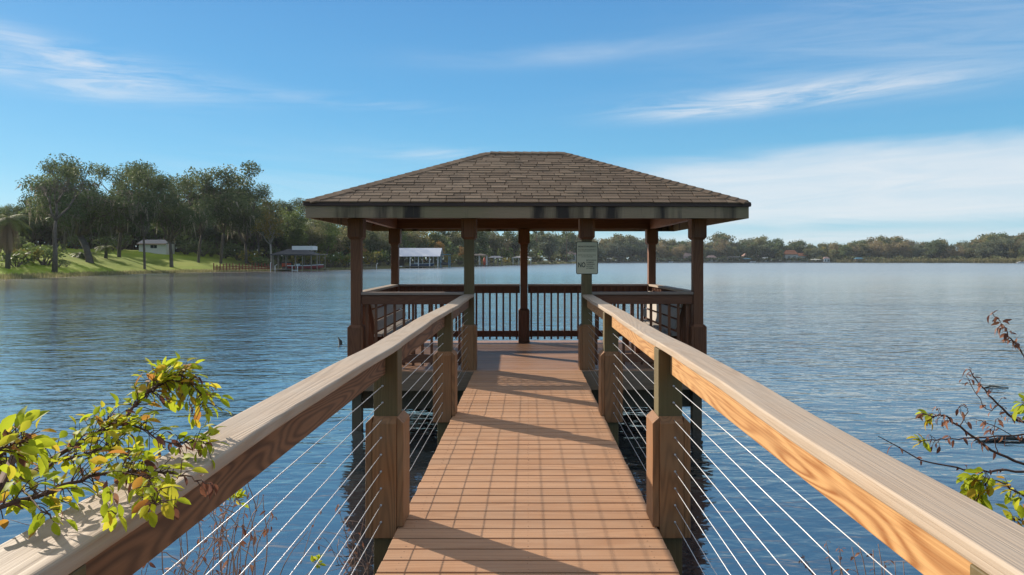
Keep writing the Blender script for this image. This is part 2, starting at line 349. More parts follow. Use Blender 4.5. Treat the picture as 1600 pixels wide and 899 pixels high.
def ground_mat():
    m, nt, b = mat_new('bank_ground')
    t = N(nt, 'ShaderNodeTexCoord'); v = t.outputs['Object']
    n = noise(nt, v, .12, 5, .6); f = noise(nt, v, 6, 4, .7); k = noise(nt, v, .035, 3, .5)
    c = mixrgb(nt, f, (.14,.21,.015), (.30,.37,.04))
    c = mixrgb(nt, remap(nt, n, .45, .65, 0, .55), c, (.34,.36,.06))
    c = mixrgb(nt, remap(nt, k, .56, .66, 0, .6), c, (.22,.12,.06))
    at = N(nt, 'ShaderNodeAttribute', attribute_name='shore')
    c = mixrgb(nt, remap(nt, at.outputs['Fac'], 0, 1, 0, .85), c, mixrgb(nt, f, (.10,.075,.035), (.22,.19,.10)))
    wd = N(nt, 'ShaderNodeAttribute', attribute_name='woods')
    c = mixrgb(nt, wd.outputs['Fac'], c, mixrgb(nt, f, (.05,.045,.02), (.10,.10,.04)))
    L(nt, c, b.inputs['Base Color']); b.inputs['Roughness'].default_value = .95; b.inputs['Specular IOR Level'].default_value = .1
    bp = N(nt, 'ShaderNodeBump', i_Strength=.6, i_Distance=.1); L(nt, f, bp.inputs['Height']); L(nt, bp.outputs[0], b.inputs['Normal'])
    return m
M['ground'] = ground_mat()

# ------------------------------------------------------------------ terrain and lake
WZ = -0.85
shore_px = [(-700,70),(-400,74),(-150,78),(0,88),(100,100),(250,128),(430,150),(520,166),(600,190),(690,225),(760,280),(800,330),(860,430),(920,560),(1000,640),(1300,660),(1500,600),(1700,520),(2000,430),(2600,380)]
_sx = [p[0] for p in shore_px]; _sd = [p[1] for p in shore_px]
def shore_depth(px): return float(np.interp(px, _sx, _sd))     # distance along y to the waterline, by direction
def shore_r(azd):
    """distance from the camera to the waterline in a compass direction (degrees, 0 = ahead)"""
    a = abs(azd)
    lim = -55 if azd < 0 else 59
    def front(d):
        px = 825 + F*math.tan(R(d)); return shore_depth(px)/math.cos(R(d))
    if -55 <= azd <= 59: return front(azd)
    e = front(lim)
    t = min(1, (a-abs(lim))/48.0); t = t*t*(3-2*t)
    near = 2.6
    r = math.exp(math.log(e)*(1-t)+math.log(near)*t)
    if a > 110: r = near + (a-110)/70*(-.9)
    return r
def land_h(azd, r):
    s = shore_r(azd); d = r - s
    if d < 0: return WZ + max(-2.2, d*.18 if r > 12 else d*.5)
    if r < 30 or abs(azd) > 100:
        return WZ + min(.5, d*.25) + min(2.5, max(0, d-3)*.03)
    px = 825 + F*math.tan(R(max(-70, min(70, azd))))
    lawn = float(np.interp(px, [-500, 300, 420, 560, 760], [1, 1, .55, .3, .15]))
    h = .35*min(1, d/2.0) + lawn*3.9*min(1, max(0, d-3)/45.0)**.8 + 1.0*min(1, max(0, d-10)/60)
    return WZ + h
def ground_z(x, y):
    return land_h(math.degrees(math.atan2(x, y)), math.hypot(x, y))
azs = np.concatenate([np.arange(-180, -60, 3), np.arange(-60, 60, .75), np.arange(60, 180, 3)])
offs = [-400,-120,-40,-15,-6,-2.5,-1,-.3,0,.5,1.2,2.2,4,7,11,16,22,30,40,55,80,120,200,400,900,2500,6000]
V = []; sh = []; wd = []
for a in azs:
    s = shore_r(float(a))
    for i, o in enumerate(offs):
        near = s < 12
        if o < 0: r = max(.25 + .02*i, s+o) if not near else max(.25+.02*i, s*(i+1)/10.0)
        else: r = s+o
        z = land_h(float(a), r)
        d = r - s
        if d > 1.5 and not near: z += .10*math.sin(r*.21+a)*min(1, d/10)
        V.append((math.sin(R(a))*r, math.cos(R(a))*r, z))
        sh.append(1.0 if d < 1.5 else max(0, 1-(d-1.5)/2.0))
        px = 825 + F*math.tan(R(max(-70, min(70, float(a)))))
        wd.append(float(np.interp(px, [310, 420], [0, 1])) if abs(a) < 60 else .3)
nr = len(offs); na = len(azs); Fc = []
for i in range(na):
    j = (i+1) % na
    for k in range(nr-1): Fc.append((i*nr+k, i*nr+k+1, j*nr+k+1, j*nr+k))
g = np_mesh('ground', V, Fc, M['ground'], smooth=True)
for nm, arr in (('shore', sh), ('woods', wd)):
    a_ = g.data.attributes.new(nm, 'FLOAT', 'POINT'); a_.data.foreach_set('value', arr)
tag(g, kind='structure')
w = MB(); w.face([(-4000,-4000,WZ),(4000,-4000,WZ),(4000,4000,WZ),(-4000,4000,WZ)])
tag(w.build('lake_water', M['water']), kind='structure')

# ------------------------------------------------------------------ wooden post with trim boards
def chamfer_board(mb, x0, x1, y0, y1, z0, z1, side, ch=.035, at='top', rnd=.5):
    """trim board whose outer top (or bottom) edge is chamfered; side = outward direction"""
    zt, zb = z1, z0
    pb = [[x0,y0,zb],[x1,y0,zb],[x1,y1,zb],[x0,y1,zb]]; pt = [[x0,y0,zt],[x1,y0,zt],[x1,y1,zt],[x0,y1,zt]]
    idx = {'-x':(0,3),'+x':(1,2),'-y':(0,1),'+y':(2,3)}[side]
    tgt = pt if at == 'top' else pb
    for i in idx: tgt[i][2] += -ch if at == 'top' else ch
    mb.hexa(pb+pt, rnd)
rng = random.Random(5)
def trims(parent, name, hw, th, z0, z1, mat, at='top', ch=.04):
    h2 = hw + .002
    for k, (s, b) in enumerate((('-y', (-hw, hw, -h2-th, -h2)), ('+y', (-hw, hw, h2, h2+th)), ('-x', (-h2-th, -h2, -h2-th+.003, h2+th-.003)), ('+x', (h2, h2+th, -h2-th+.003, h2+th-.003)))):
        m_ = MB(); chamfer_board(m_, *b, z0, z1, s, ch, at, rng.random()); m_.build(name, mat, parent, bevel=.003)

# ------------------------------------------------------------------ boardwalk
bw = thing('boardwalk', 'straight timber boardwalk of cross planks over the water leading to the pavilion', 'boardwalk', (0,0,0))
mb = MB(); y = -1.6; i = 0; PW = .1385
while y < 9.55:
    t = rng.uniform(-.004, .004); dz = rng.uniform(-.0015, .0015); wv = rng.uniform(-.0008,.0008)
    mb.box(-.752+t, .752+t, y+.0072+wv, y+PW-.0072+wv, -.034+dz, dz, rng.random()); y += PW
YEND = y
# screw heads along the two joist lines
sc_ = MB()
yy = -1.6
while yy < YEND-.01:
    for x in (-.66, 0, .66):
        for q in (.035, PW-.035):
            mb.tube([(x+rng.uniform(-.008,.008), yy+q, -.003), (x, yy+q, .0022)], .0034, 6, mi=1)
    yy += PW
mb.build('deck_planks', [M['deck'], M['ink']], bw, bevel=.0030, seg=1)
for x in (-.70, 0, .70):
    s_ = MB(); s_.box(x-.019, x+.019, -1.5, YEND-.06, -.23, -.038, rng.random()); s_.build('stringer', M['joisty'], bw)
for y in (1.11, 4.06, 6.89):
    s_ = MB(); s_.box(-.745, .745, y-.09, y-.05, -.40, -.235, rng.random()); s_.build('cross_beam', M['joist'], bw)
PY = [-1.4, 1.11, 4.06, 6.88]
def railing(side, label):
    s = side; xc = .832*s
    t = thing('cable_railing', label, 'railing', (xc, 0, 0), group='cable railings beside the boardwalk')
    for k, y in enumerate(PY):
        hb = .07
        p = MB(); p.box(-hb, hb, y-hb, y+hb, -1.5, 1.027, rng.random())
        po = p.build('post', M['post'], t, bevel=.004)
        em = bpy.data.objects.new('trim', None)
        # four chamfered trim boards round the foot of the post
        z1 = .64; th = .038; h2 = hb+.002
        for sd, b in (('-y', (-hb, hb, y-h2-th, y-h2)), ('+y', (-hb, hb, y+h2, y+h2+th)), ('-x', (-h2-th, -h2, y-h2-th+.004, y+h2+th-.004)), ('+x', (h2, h2+th, y-h2-th+.004, y+h2+th-.004))):
            inner = (sd == '+x' and s < 0) or (sd == '-x' and s > 0)
            m_ = MB(); chamfer_board(m_, *b, (.0055 if inner else -.06), z1, sd, .036, 'top', rng.random())
            m_.build('trim_board', M['pad'], po, bevel=.003)
    # top cap, a slightly warped board in three lengths
    segs = [(-1.9, .93), (.933, 4.08), (4.083, 6.90), (6.903, 9.63)]
    for (a, b) in segs:
        m_ = MB(); n = 14; sd_ = rng.random(); base = len(m_.v)
        jog = rng.uniform(-.004, .004)
        prof = []
        rr = .008
        for (cx, cz, a0) in ((.072-rr, 1.068-rr, 0), (-.072+rr, 1.068-rr, 90), (-.072+rr, 1.029+rr, 180), (.072-rr, 1.029+rr, 270)):
            for q in range(4): prof.append((cx+rr*math.cos(R(a0+q*30)), cz+rr*math.sin(R(a0+q*30))))
        for i in range(n+1):
            yy = a+(b-a)*i/n; dx = jog+.006*math.sin(yy*2.1+s)+.003*math.sin(yy*5.3); dzz = .003*math.sin(yy*1.7+2*s)
            for (px_, pz_) in prof: m_.v.append((px_+dx, yy, pz_+dzz))
        k = len(prof)
        for i in range(n):
            for j in range(k):
                j2 = (j+1) % k
                m_.f.append((i*k+j, (i+1)*k+j, (i+1)*k+j2, i*k+j2)); m_.r.append(sd_); m_.m.append(0)
        m_.f.append(tuple(range(k))); m_.r.append(sd_); m_.m.append(0)
        m_.f.append(tuple(n*k+j for j in range(k))[::-1]); m_.r.append(sd_); m_.m.append(0)
        m_.build('top_cap', M['cap'], t)
    ys = [-1.8]+PY[1:]+[9.62]
    for a, b in zip([-1.4, 1.11, 4.06, 6.88], [1.11, 4.06, 6.88, 9.70]):
        m_ = MB(); bx0, bx1 = (0, .038) if s > 0 else (-.038, 0); m_.box(bx0, bx1, a+.0725, b-.0725, .886, 1.0265, rng.random())
        m_.build('side_board', M['orange'] if s > 0 else M['brownb'], t, bevel=.004)  # orange boards on one railing, much darker brown on the other
    for i in range(9):
        z = .035+.0975*i; pts = []
        yy = -1.4
        m_ = MB()
        for yp in (1.11, 4.06, 6.88):
            for sg_ in (-1, 1):
                ed = .112 if z < .60 else .072
                m_.tube([(.018*s, yp+sg_*(ed-.004), z), (.018*s, yp+sg_*(ed+.006), z)], .0065, 8)
        m_.tube([(.018*s, -1.4+.07, z), (.018*s, 9.64, z)], .0020, 8); m_.build('cable', M['steel'], t, smooth=True)
    return t
railing(-1, 'cable railing with dark brown side boards, leafy branches lying on its cap')
railing(1, 'cable railing with orange side boards, ending at the post with the notice')

# ------------------------------------------------------------------ pavilion
GA = .024
pv = thing('pavilion', 'open timber pavilion with a brown shingled hip roof standing on piles over the lake', 'pavilion', (0,9.72,0), GA)
HX, DY = 2.425, 3.19          # post centres
mb = MB(); y = -.125
mb_y = []
while y < DY+.24:
    mb.box(-2.62, 2.62, y+.003, y+PW-.003, -.036, rng.uniform(-.001,.001)+.0, rng.random()); y += PW
mb.build('deck_planks', M['gdeck'], pv, bevel=.003)
YB = y
for (x0,x1,y0,y1) in ((-2.60,2.60,-.15,-.112),(-2.60,2.60,YB-.0,YB+.036)):
    m_ = MB(); m_.box(x0,x1,y0,y1,-.275,-.012,rng.random()); m_.build('rim_joist', M['joist'], pv, bevel=.003)
for x in (-2.6, 2.562):
    m_ = MB(); m_.box(x,x+.038,-.108,YB-.004,-.275,-.040,rng.random()); m_.build('rim_joist', M['joisty'], pv)
for x in np.linspace(-2.1, 2.1, 8):
    m_ = MB(); m_.box(x-.019,x+.019,-.108,YB-.004,-.23,-.040,rng.random()); m_.build('joist', M['joisty'], pv)
for yb in (.28, 1.65, 3.05):
    m_ = MB(); m_.box(-2.5, 2.5, yb-.045, yb+.045, -.60, -.278, rng.random()); m_.build('support_beam', M['pile'], pv, bevel=.003)
posts = [(-HX,0),(-.835,0),(.835,0),(HX,0),(-HX,DY),(0,DY),(HX,DY)]
def g_post(x, y, hw, greyish):
    e = MB(); e.box(x-hw, x+hw, y-hw, y+hw, -.034, 2.138, rng.random())
    po = e.build('post', M['post'] if greyish else M['redz'], pv, bevel=.004)
    th = .036; h2 = hw+.002
    for (z0, z1, at, nm) in ((.004, .64, 'top', 'base_trim'), (1.84, 2.134, 'bot', 'capital')):
        for sd, b in (('-y', (x-hw, x+hw, y-h2-th, y-h2)), ('+y', (x-hw, x+hw, y+h2, y+h2+th)), ('-x', (x-h2-th, x-h2, y-h2-th+.004, y+h2+th-.004)), ('+x', (x+h2, x+h2+th, y-h2-th+.004, y+h2+th-.004))):
            m_ = MB(); chamfer_board(m_, *b, z0, z1, sd, .036, 'top' if at == 'top' else 'bot', rng.random())
            m_.build(nm, M['redz'] if not (greyish and nm == 'base_trim') else M['pad'], po, bevel=.003)
    p = MB(); p.box(x-hw+.004, x+hw-.004, y-hw+.004 + (0 if y > 0 else .06), y+hw-.004+(0 if y > 0 else .06), -2.6, -.280, rng.random()); p.build('pile', M['pile'], pv)
for (x, y) in posts: g_post(x, y, .07 if y < 1 else .068, abs(x) < 1 and y < 1)
# beams
for y in (0, DY):
    m_ = MB(); m_.box(-HX-.07, HX+.07, y-.045, y+.045, 2.142, 2.40, rng.random()); m_.build('beam', M['redx'], pv, bevel=.004)
for x in (-HX, HX):
    m_ = MB(); m_.box(x-.045, x+.045, .048, DY-.048, 2.142, 2.40, rng.random()); m_.build('beam', M['redy'], pv, bevel=.004)
# roof
EX = 3.01; EY0 = -.53; EY1 = DY+.53; ZE = 2.335; ZR = 3.335; YR = (EY0+EY1)/2; RX = .63
roof = bpy.data.objects.new('roof', None); COL.objects.link(roof); roof.parent = pv
A0, A1, B0, B1 = Vector((-EX,EY0,ZE)), Vector((EX,EY0,ZE)), Vector((-EX,EY1,ZE)), Vector((EX,EY1,ZE))
R0, R1 = Vector((-RX,YR,ZR)), Vector((RX,YR,ZR))
deckm = MB()
for q in ((A0,A1,R1,R0),(B1,B0,R0,R1)): deckm.face([p-Vector((0,0,.03)) for p in q])
for q in ((B0,A0,R0),(A1,B1,R1)): deckm.face([p-Vector((0,0,.03)) for p in q])
for q in ((A0,A1,R1,R0),(B1,B0,R0,R1)): deckm.face([p-Vector((0,0,.012)) for p in q][::-1])
for q in ((B0,A0,R0),(A1,B1,R1)): deckm.face([p-Vector((0,0,.012)) for p in q][::-1])
M['sheath'] = wood('roof_sheathing', (.26,.13,.07), (.17,.08,.045), 'x', rings=6, gscale=5, grain=.5, grey=(.2,.12,.08), weather=.3, vary=.1)
deckm.build('sheathing', M['sheath'], roof)
def slope(P0, P1, Q0, Q1, course=.117, tab=.25):
    """shingle courses on the slope with eave P0->P1 and ridge Q0->Q1 (Q0==Q1 on the hips)"""
    out = MB(); u = (P1-P0).normalized(); n = u.cross(((Q0+Q1)/2-(P0+P1)/2)).normalized()
    if n.z < 0: n = -n
    up = n.cross(u); 
    if up.z < 0: up = -up
    W = (P1-P0).length; Ht = ((Q0-P0).dot(up)); l0 = (Q0-P0).dot(u); l1 = (Q1-P0).dot(u)
    nc = int(math.ceil(Ht/course)); course = Ht/nc
    for c in range(nc):
        h0, h1 = c*course-(.02 if c == 0 else 0), min(Ht, (c+1)*course+.02)
        xa = lambda h: max(0, l0*h/Ht); xb = lambda h: W-(W-l1)*h/Ht
        L0, Rr = xa(h0), xb(h0)
        x = L0 - rng.uniform(0, tab)
        while x < Rr:
            w_ = tab*rng.choice((.6, .9, 1, 1, 1.2)); a, b = max(x, L0), min(x+w_, Rr)
            if b-a > .02:
                at_, bt = max(a+.005, xa(h1)), min(b-.005, xb(h1)); ab, bb = a+.005, b-.005
                if bt > at_:
                    t0 = rng.choice((.008, .010, .013))+rng.uniform(0, .002); t1 = .004
                    dh = rng.uniform(-.003, .003)
                    pt = lambda x_, h_, t_: P0+u*x_+up*h_+n*t_
                    out.hexa([pt(ab,h0+dh,-.004),pt(bb,h0+dh,-.004),pt(bt,h1,-.004),pt(at_,h1,-.004),pt(ab,h0+dh,t0),pt(bb,h0+dh,t0),pt(bt,h1,t1),pt(at_,h1,t1)], min(1, max(0, rng.gauss(.5,.27))))
            x += w_
    return out
allm = MB()
for q in ((A0,A1,R0,R1),(B1,B0,R1,R0),(B0,A0,R0,R0),(A1,B1,R1,R1)):
    o_ = slope(*q); b_ = len(allm.v); allm.v += o_.v; allm.f += [tuple(i+b_ for i in f) for f in o_.f]; allm.r += o_.r; allm.m += o_.m
allm.build('shingles', M['shingle'], roof)
hipm = MB()
def hipcaps(a, b, wd_=.13):
    d = (b-a); n = int(d.length/.135); d.normalize(); s = d.cross(Vector((0,0,1))).normalized(); 
    drop = Vector((0,0,-.045 if abs(d.z) > .05 else -.05))
    for i in range(n):
        p = a+d*(i*.135+.045); q = p+d*.165; r_ = rng.random()*.8
        lo, hi = Vector((0,0,.019)), Vector((0,0,.010))
        hipm.hexa([p-s*wd_+drop+hi*.2, p+hi*.2, q+hi*.1, q-s*wd_+drop, p-s*wd_+drop+lo, p+lo, q+hi, q-s*wd_+drop+hi], r_)
        hipm.hexa([p+hi*.2, p+s*wd_+drop+hi*.2, q+s*wd_+drop, q+hi*.1, p+lo, p+s*wd_+drop+lo, q+s*wd_+drop+hi, q+hi], r_)
for a, b in ((A0,R0),(A1,R1),(B0,R0),(B1,R1),(R0,R1)): hipcaps(a, b)
hipm.build('hip_caps', M['shingle'], roof)
for (x0,x1,y0,y1,mt) in ((-EX+.02,EX-.02,EY0+.014,EY0+.052,'fasx'),(-EX+.02,EX-.02,EY1-.052,EY1-.014,'fasx'),(-EX+.02,-EX+.058,EY0+.054,EY1-.054,'fasy'),(EX-.058,EX-.02,EY0+.054,EY1-.054,'fasy')):
    m_ = MB(); m_.box(x0,x1,y0,y1,2.118,2.275,rng.random()); m_.build('fascia', M[mt], roof, bevel=.003)
for (x0,x1,y0,y1) in ((-EX-.004,EX+.004,EY0-.008,EY0+.045),(-EX-.004,EX+.004,EY1-.045,EY1+.008),(-EX-.004,-EX+.049,EY0+.047,EY1-.047),(EX-.049,EX+.004,EY0+.047,EY1-.047)):
    m_ = MB(); m_.box(x0,x1,y0,y1,2.277,2.331,rng.random()); m_.build('drip_board', M['drip'], roof, bevel=.002)
def rafter(a, b, h=.12, w_=.036):
    d = (b-a); s = Vector((d.x,d.y,0)).cross(Vector((0,0,1))).normalized()*w_/2; dz = Vector((0,0,-h)); o0 = Vector((0,0,-.034))
    m_ = MB(); m_.hexa([a-s+dz,a+s+dz,b+s+dz,b-s+dz,a-s+o0,a+s+o0,b+s+o0,b-s+o0], rng.random()); m_.build('rafter', M['redy'], roof)
ins = .07
for x in np.arange(-.6, .61, .6):
    rafter(Vector((x,EY0+ins,ZE+.03)), Vector((x,YR-.03,ZR-.01))); rafter(Vector((x,EY1-ins,ZE+.03)), Vector((x,YR+.03,ZR-.01)))
for x in (1.1, 1.6, 2.1, 2.6):
    k = (EX-x)/(EX-RX); zt = ZE+(ZR-ZE)*k; yt = EY0+(YR-EY0)*k
    for s in (-1, 1):
        rafter(Vector((x*s,EY0+ins,ZE+.03)), Vector((x*s,yt-.03,zt-.01))); rafter(Vector((x*s,EY1-ins,ZE+.03)), Vector((x*s,EY1-(yt-EY0)+.03,zt-.01)))
for y in np.arange(EY0+.35, EY1-.2, .48):
    k = min((y-EY0), (EY1-y))/(YR-EY0); k = min(k, .97); zt = ZE+(ZR-ZE)*k; xt = EX-(EX-RX)*k
    for s in (-1, 1): rafter(Vector(((EX-ins)*s,y,ZE+.03)), Vector(((xt+.03)*s,y,zt-.01)))
for a, b in ((A0,R0),(A1,R1),(B0,R0),(B1,R1)):
    d = (b-a).normalized(); rafter(a+d*.12+Vector((0,0,-.005)), b-d*.05, .15, .04)
# railings of the pavilion: each panel a part with its own balusters
def panel(x0, y0, x1, y1, inward, axis, name='railing'):
    e = bpy.data.objects.new(name, None); COL.objects.link(e); e.parent = pv
    L_ = math.hypot(x1-x0, y1-y0); ux, uy = (x1-x0)/L_, (y1-y0)/L_; nx, ny = inward
    def bar(a0, a1, n0, n1, z0, z1, nm, mt, bev=.003):
        m_ = MB(); pts = []
        for z in (z0, z1):
            for (a, n_) in ((a0,n0),(a1,n0),(a1,n1),(a0,n1)): pts.append((x0+ux*a+nx*n_, y0+uy*a+ny*n_, z))
        m_.hexa(pts, rng.random()); m_.build(nm, mt, e, bevel=bev)
        if False: return
    mx = M['redx'] if axis == 'x' else M['redy']
    bar(.0, L_, -.07, .075, 1.062, 1.098, 'rail_cap', M['capx'] if axis == 'x' else M['cap'])
    bar(.002, L_-.002, -.045, -.008, .925, 1.059, 'top_rail', mx)
    bar(.002, L_-.002, -.045, -.008, .10, .215, 'bottom_rail', mx)
    n = int(round(L_/.129)); st = L_/n
    for i in range(n):
        a = (i+.5)*st
        bar(a-.0175, a+.0175, -.006, .029, .055, 1.045, 'baluster', M['redz'], .002)
hw = .074
panel(-HX+hw, 0, -.835-hw, 0, (0,1), 'x'); panel(.835+hw, 0, HX-hw, 0, (0,1), 'x')
panel(-HX+hw, DY, -hw, DY, (0,-1), 'x'); panel(hw, DY, HX-hw, DY, (0,-1), 'x')
panel(-HX, hw, -HX, DY-hw, (1,0), 'y'); panel(HX, hw, HX, DY-hw, (-1,0), 'y')
# fix winding of mirrored hexas
# benches
def bench(s, label):
    t = thing('bench', label, 'bench', (0,9.72,0), GA, 'benches inside the pavilion')
    ya, yb = .30, DY-.35
    xb = HX-.10
    for i, x in enumerate(np.linspace(xb-.52, xb-.13, 4)):
        m_ = MB(); a, b = sorted((s*(x-.062), s*(x+.045))); m_.box(a, b, ya, yb, .43, .468, rng.random()); m_.build('seat', M['bench'] , t, bevel=.004)
    for z in (.53, .69, .85):
        x = xb-.17+(z-.5)*.28; dx = .028
        m_ = MB(); q = .13
        pts = []
        for (zz, xx) in ((z-.0, x), (z+q, x+q*.28)):
            pts += [(s*xx, ya, zz), (s*(xx+dx), ya, zz), (s*(xx+dx), yb, zz), (s*xx, yb, zz)]
        m_.hexa(pts, rng.random()); m_.build('backrest', M['bench'], t, bevel=.004)
    for y in (ya+.15, (ya+yb)/2, yb-.15):
        m_ = MB()
        a, b = sorted((s*(xb-.55), s*(xb-.05)))
        m_.box(a, b, y-.019, y+.019, .34, .427, rng.random()); m_.build('bearer', M['redx'], t, bevel=.003)
        m_ = MB(); a, b = sorted((s*(xb-.50), s*(xb-.41))); m_.box(a, b, y+.021, y+.058, .003, .425, rng.random()); m_.build('leg', M['redz'], t, bevel=.003)
        m_ = MB(); pts = []
        for (zz, xx) in ((.003, xb-.13+(.5-.5)*.28-.05), (1.0, xb-.138+.5*.28)):
            pts += [(s*xx, y-.062, zz), (s*(xx+.06), y-.062, zz), (s*(xx+.06), y-.022, zz), (s*xx, y-.022, zz)]
        m_.hexa(pts, rng.random()); m_.build('back_support', M['redz'], t, bevel=.003)
bench(-1, 'slatted bench inside the pavilion on the side of the lawn shore')
bench(1, 'slatted bench inside the pavilion on the open lake side beyond the notice')

# sign on the post
sx, sy, sz = .835, -.07-.004, 1.582
ca, sa = math.cos(GA), math.sin(GA)
sg = thing('notice_sign', 'cream notice with a dark border and a big NO on a pavilion post', 'sign', (sx*ca-sy*sa, 9.72+sx*sa+sy*ca, sz), GA)
def rrect(mb, w_, h_, r_, y0, y1):
    n = 6; pr = []
    for (cx, cz, a0) in ((w_/2-r_, h_/2-r_, 0), (-w_/2+r_, h_/2-r_, 90), (-w_/2+r_, -h_/2+r_, 180), (w_/2-r_, -h_/2+r_, 270)):
        for q in range(n+1): pr.append((cx+r_*math.cos(R(a0+90*q/n)), cz+r_*math.sin(R(a0+90*q/n))))
    k = len(pr); b = len(mb.v)
    mb.v += [(x, y0, z) for x, z in pr]+[(x, y1, z) for x, z in pr]
    mb.f.append(tuple(b+i for i in range(k))[::-1]); mb.f.append(tuple(b+k+i for i in range(k)))
    for i in range(k): j = (i+1) % k; mb.f.append((b+i, b+j, b+k+j, b+k+i))
    mb.r += [.5]*(k+2); mb.m += [0]*(k+2)
m_ = MB(); rrect(m_, .312, .462, .025, -.006, -.003); m_.build('border', M['ink'], sg)
m_ = MB(); rrect(m_, .292, .442, .018, -.0085, -.0062); m_.build('panel', M['sign'], sg)
def text(s, x, z, size, width=None, bold=0.0, align='CENTER'):
    cu = bpy.data.curves.new('t', 'FONT'); cu.body = s; cu.size = size; cu.align_x = align; cu.extrude = .0004; cu.offset = bold
    o = bpy.data.objects.new('t', cu); me = bpy.data.meshes.new_from_object(o); bpy.data.objects.remove(o)
    vs = np.array([v.co[:] for v in me.vertices]); w0 = vs[:,0].max()-vs[:,0].min()
    k = (width/w0) if width else 1
    for v in me.vertices: v.co = (x + v.co.x*k, -.0092 - v.co.z, z + v.co.y)
    me.materials.append(M['ink']); o2 = bpy.data.objects.new('lettering', me); COL.objects.link(o2); o2.parent = sg
text('PRIVATE PROPERTY', 0, .150, .030, .262, .0006)
text('FOR THE USE OF RESIDENTS', 0, .112, .020, .262)
text('AND THEIR GUESTS ONLY', 0, .090, .020, .256)
text('ENTER AND USE THIS DOCK', 0, .034, .020, .25)
text('AT YOUR OWN RISK', 0, .008, .020, .16)
text('NO', -.130, -.131, .098, .102, .0022, 'LEFT')
for i, (s_, w_) in enumerate((('MOTOR VEHICLES', .142), ('SWIMMING', .105), ('TRESPASSING', .118), ('DIVING', .095), ('LITTERING', .112))):
    text(s_, -.012, -.040-i*.0285, .022, w_, .0005, 'LEFT')
for z in (.205, -.205):
    m_ = MB(); m_.tube([(0,-.0086,z),(0,-.0115,z)], .0055, 10); m_.build('bolt', M['bracket'], sg)

# ------------------------------------------------------------------ vegetation generators
nr_ = np.random.default_rng(11); DENS = 1.35
def leaf_cloud(centers, radii, n, size, flat=.75, cols=None, squash=1.0, tintspread=.25):
    """n leaf tufts (small bent quads) spread through each clump; returns verts, faces, rnd"""
    Vs = []; rn = []
    for c, r in zip(centers, radii):
        k = max(6, int(n*(r if np.isscalar(r) else np.mean(r))**2))
        k = int(k*DENS); d = nr_.normal(size=(k,3)); d /= np.linalg.norm(d, axis=1)[:,None]
        rad = nr_.random(k)**.45
        p = np.asarray(c)+d*rad[:,None]*np.asarray([r, r, r*squash] if np.isscalar(r) else r)
        u = nr_.normal(size=(k,3)); u /= np.linalg.norm(u, axis=1)[:,None]
        v = np.cross(u, nr_.normal(size=(k,3))); v /= np.linalg.norm(v, axis=1)[:,None]
        s = size*(.6+.8*nr_.random(k))[:,None]
        q = np.stack([p-u*s*.5, p+v*s*.28, p+u*s*.5, p-v*s*.28], 1)
        Vs.append(q.reshape(-1,3)); t0 = nr_.random(); rn.append(np.clip(t0*(1-tintspread)+nr_.random(k)*tintspread, 0, 1)*.999)
    V = np.concatenate(Vs); m = len(V)//4
    return V, np.arange(m*4).reshape(m,4), np.concatenate(rn)
def limb(mb, a, b, r0, r1, sag=.0, n=5, wob=.06, k=6):
    a, b = Vector(a), Vector(b); L_ = (b-a).length; pts = []; rr = []
    for i in range(n+1):
        t = i/n; p = a.lerp(b, t)
        if 0 < i < n: p += Vector(nr_.normal(size=3)*wob*L_*.5)
        p.z += sag*math.sin(math.pi*t)*L_
        pts.append(p); rr.append(r0+(r1-r0)*t)
    mb.tube(pts, rr, k)
    return pts
LM = {
 'oak': leafmat('oak_leaves', [(.050,.070,.028),(.07,.098,.036),(.10,.13,.045),(.15,.17,.06)], .34),
 'mid': leafmat('broad_leaves', [(.06,.09,.028),(.10,.14,.034),(.14,.19,.042),(.21,.24,.06)], .4),
 'yel': leafmat('turning_leaves', [(.12,.13,.025),(.20,.18,.035),(.28,.20,.04),(.30,.17,.04)], .38),
 'org': leafmat('rust_leaves', [(.16,.12,.035),(.30,.17,.04),(.36,.20,.05),(.34,.13,.04)], .38),
 'lime': leafmat('bright_cypress_leaves', [(.10,.14,.03),(.16,.21,.04),(.22,.27,.05)], .35),
 'olive': leafmat('olive_leaves', [(.09,.10,.042),(.13,.14,.052),(.18,.17,.068),(.23,.19,.08)], .35),
 'tawny': leafmat('tawny_leaves', [(.17,.14,.065),(.23,.18,.085),(.28,.20,.10)], .35),
 'grey': leafmat('grey_green_leaves', [(.08,.10,.058),(.12,.14,.078),(.17,.18,.10)], .35),
 'palm': leafmat('palm_fronds', [(.05,.08,.02),(.09,.12,.03),(.16,.17,.04)], .3),
 'palmdry': leafmat('dry_fronds', [(.20,.12,.07),(.27,.17,.10),(.33,.22,.13)], .2),
 'moss': leafmat('spanish_moss', [(.15,.135,.10),(.23,.20,.15),(.34,.29,.21)], .4, rough=.9),
 'reed': leafmat('reeds', [(.13,.14,.04),(.25,.22,.09),(.34,.29,.14)], .3),
}
def base_empty(name):
    o = bpy.data.objects.new(name, None); COL.objects.link(o); o.empty_display_size = .5; return o
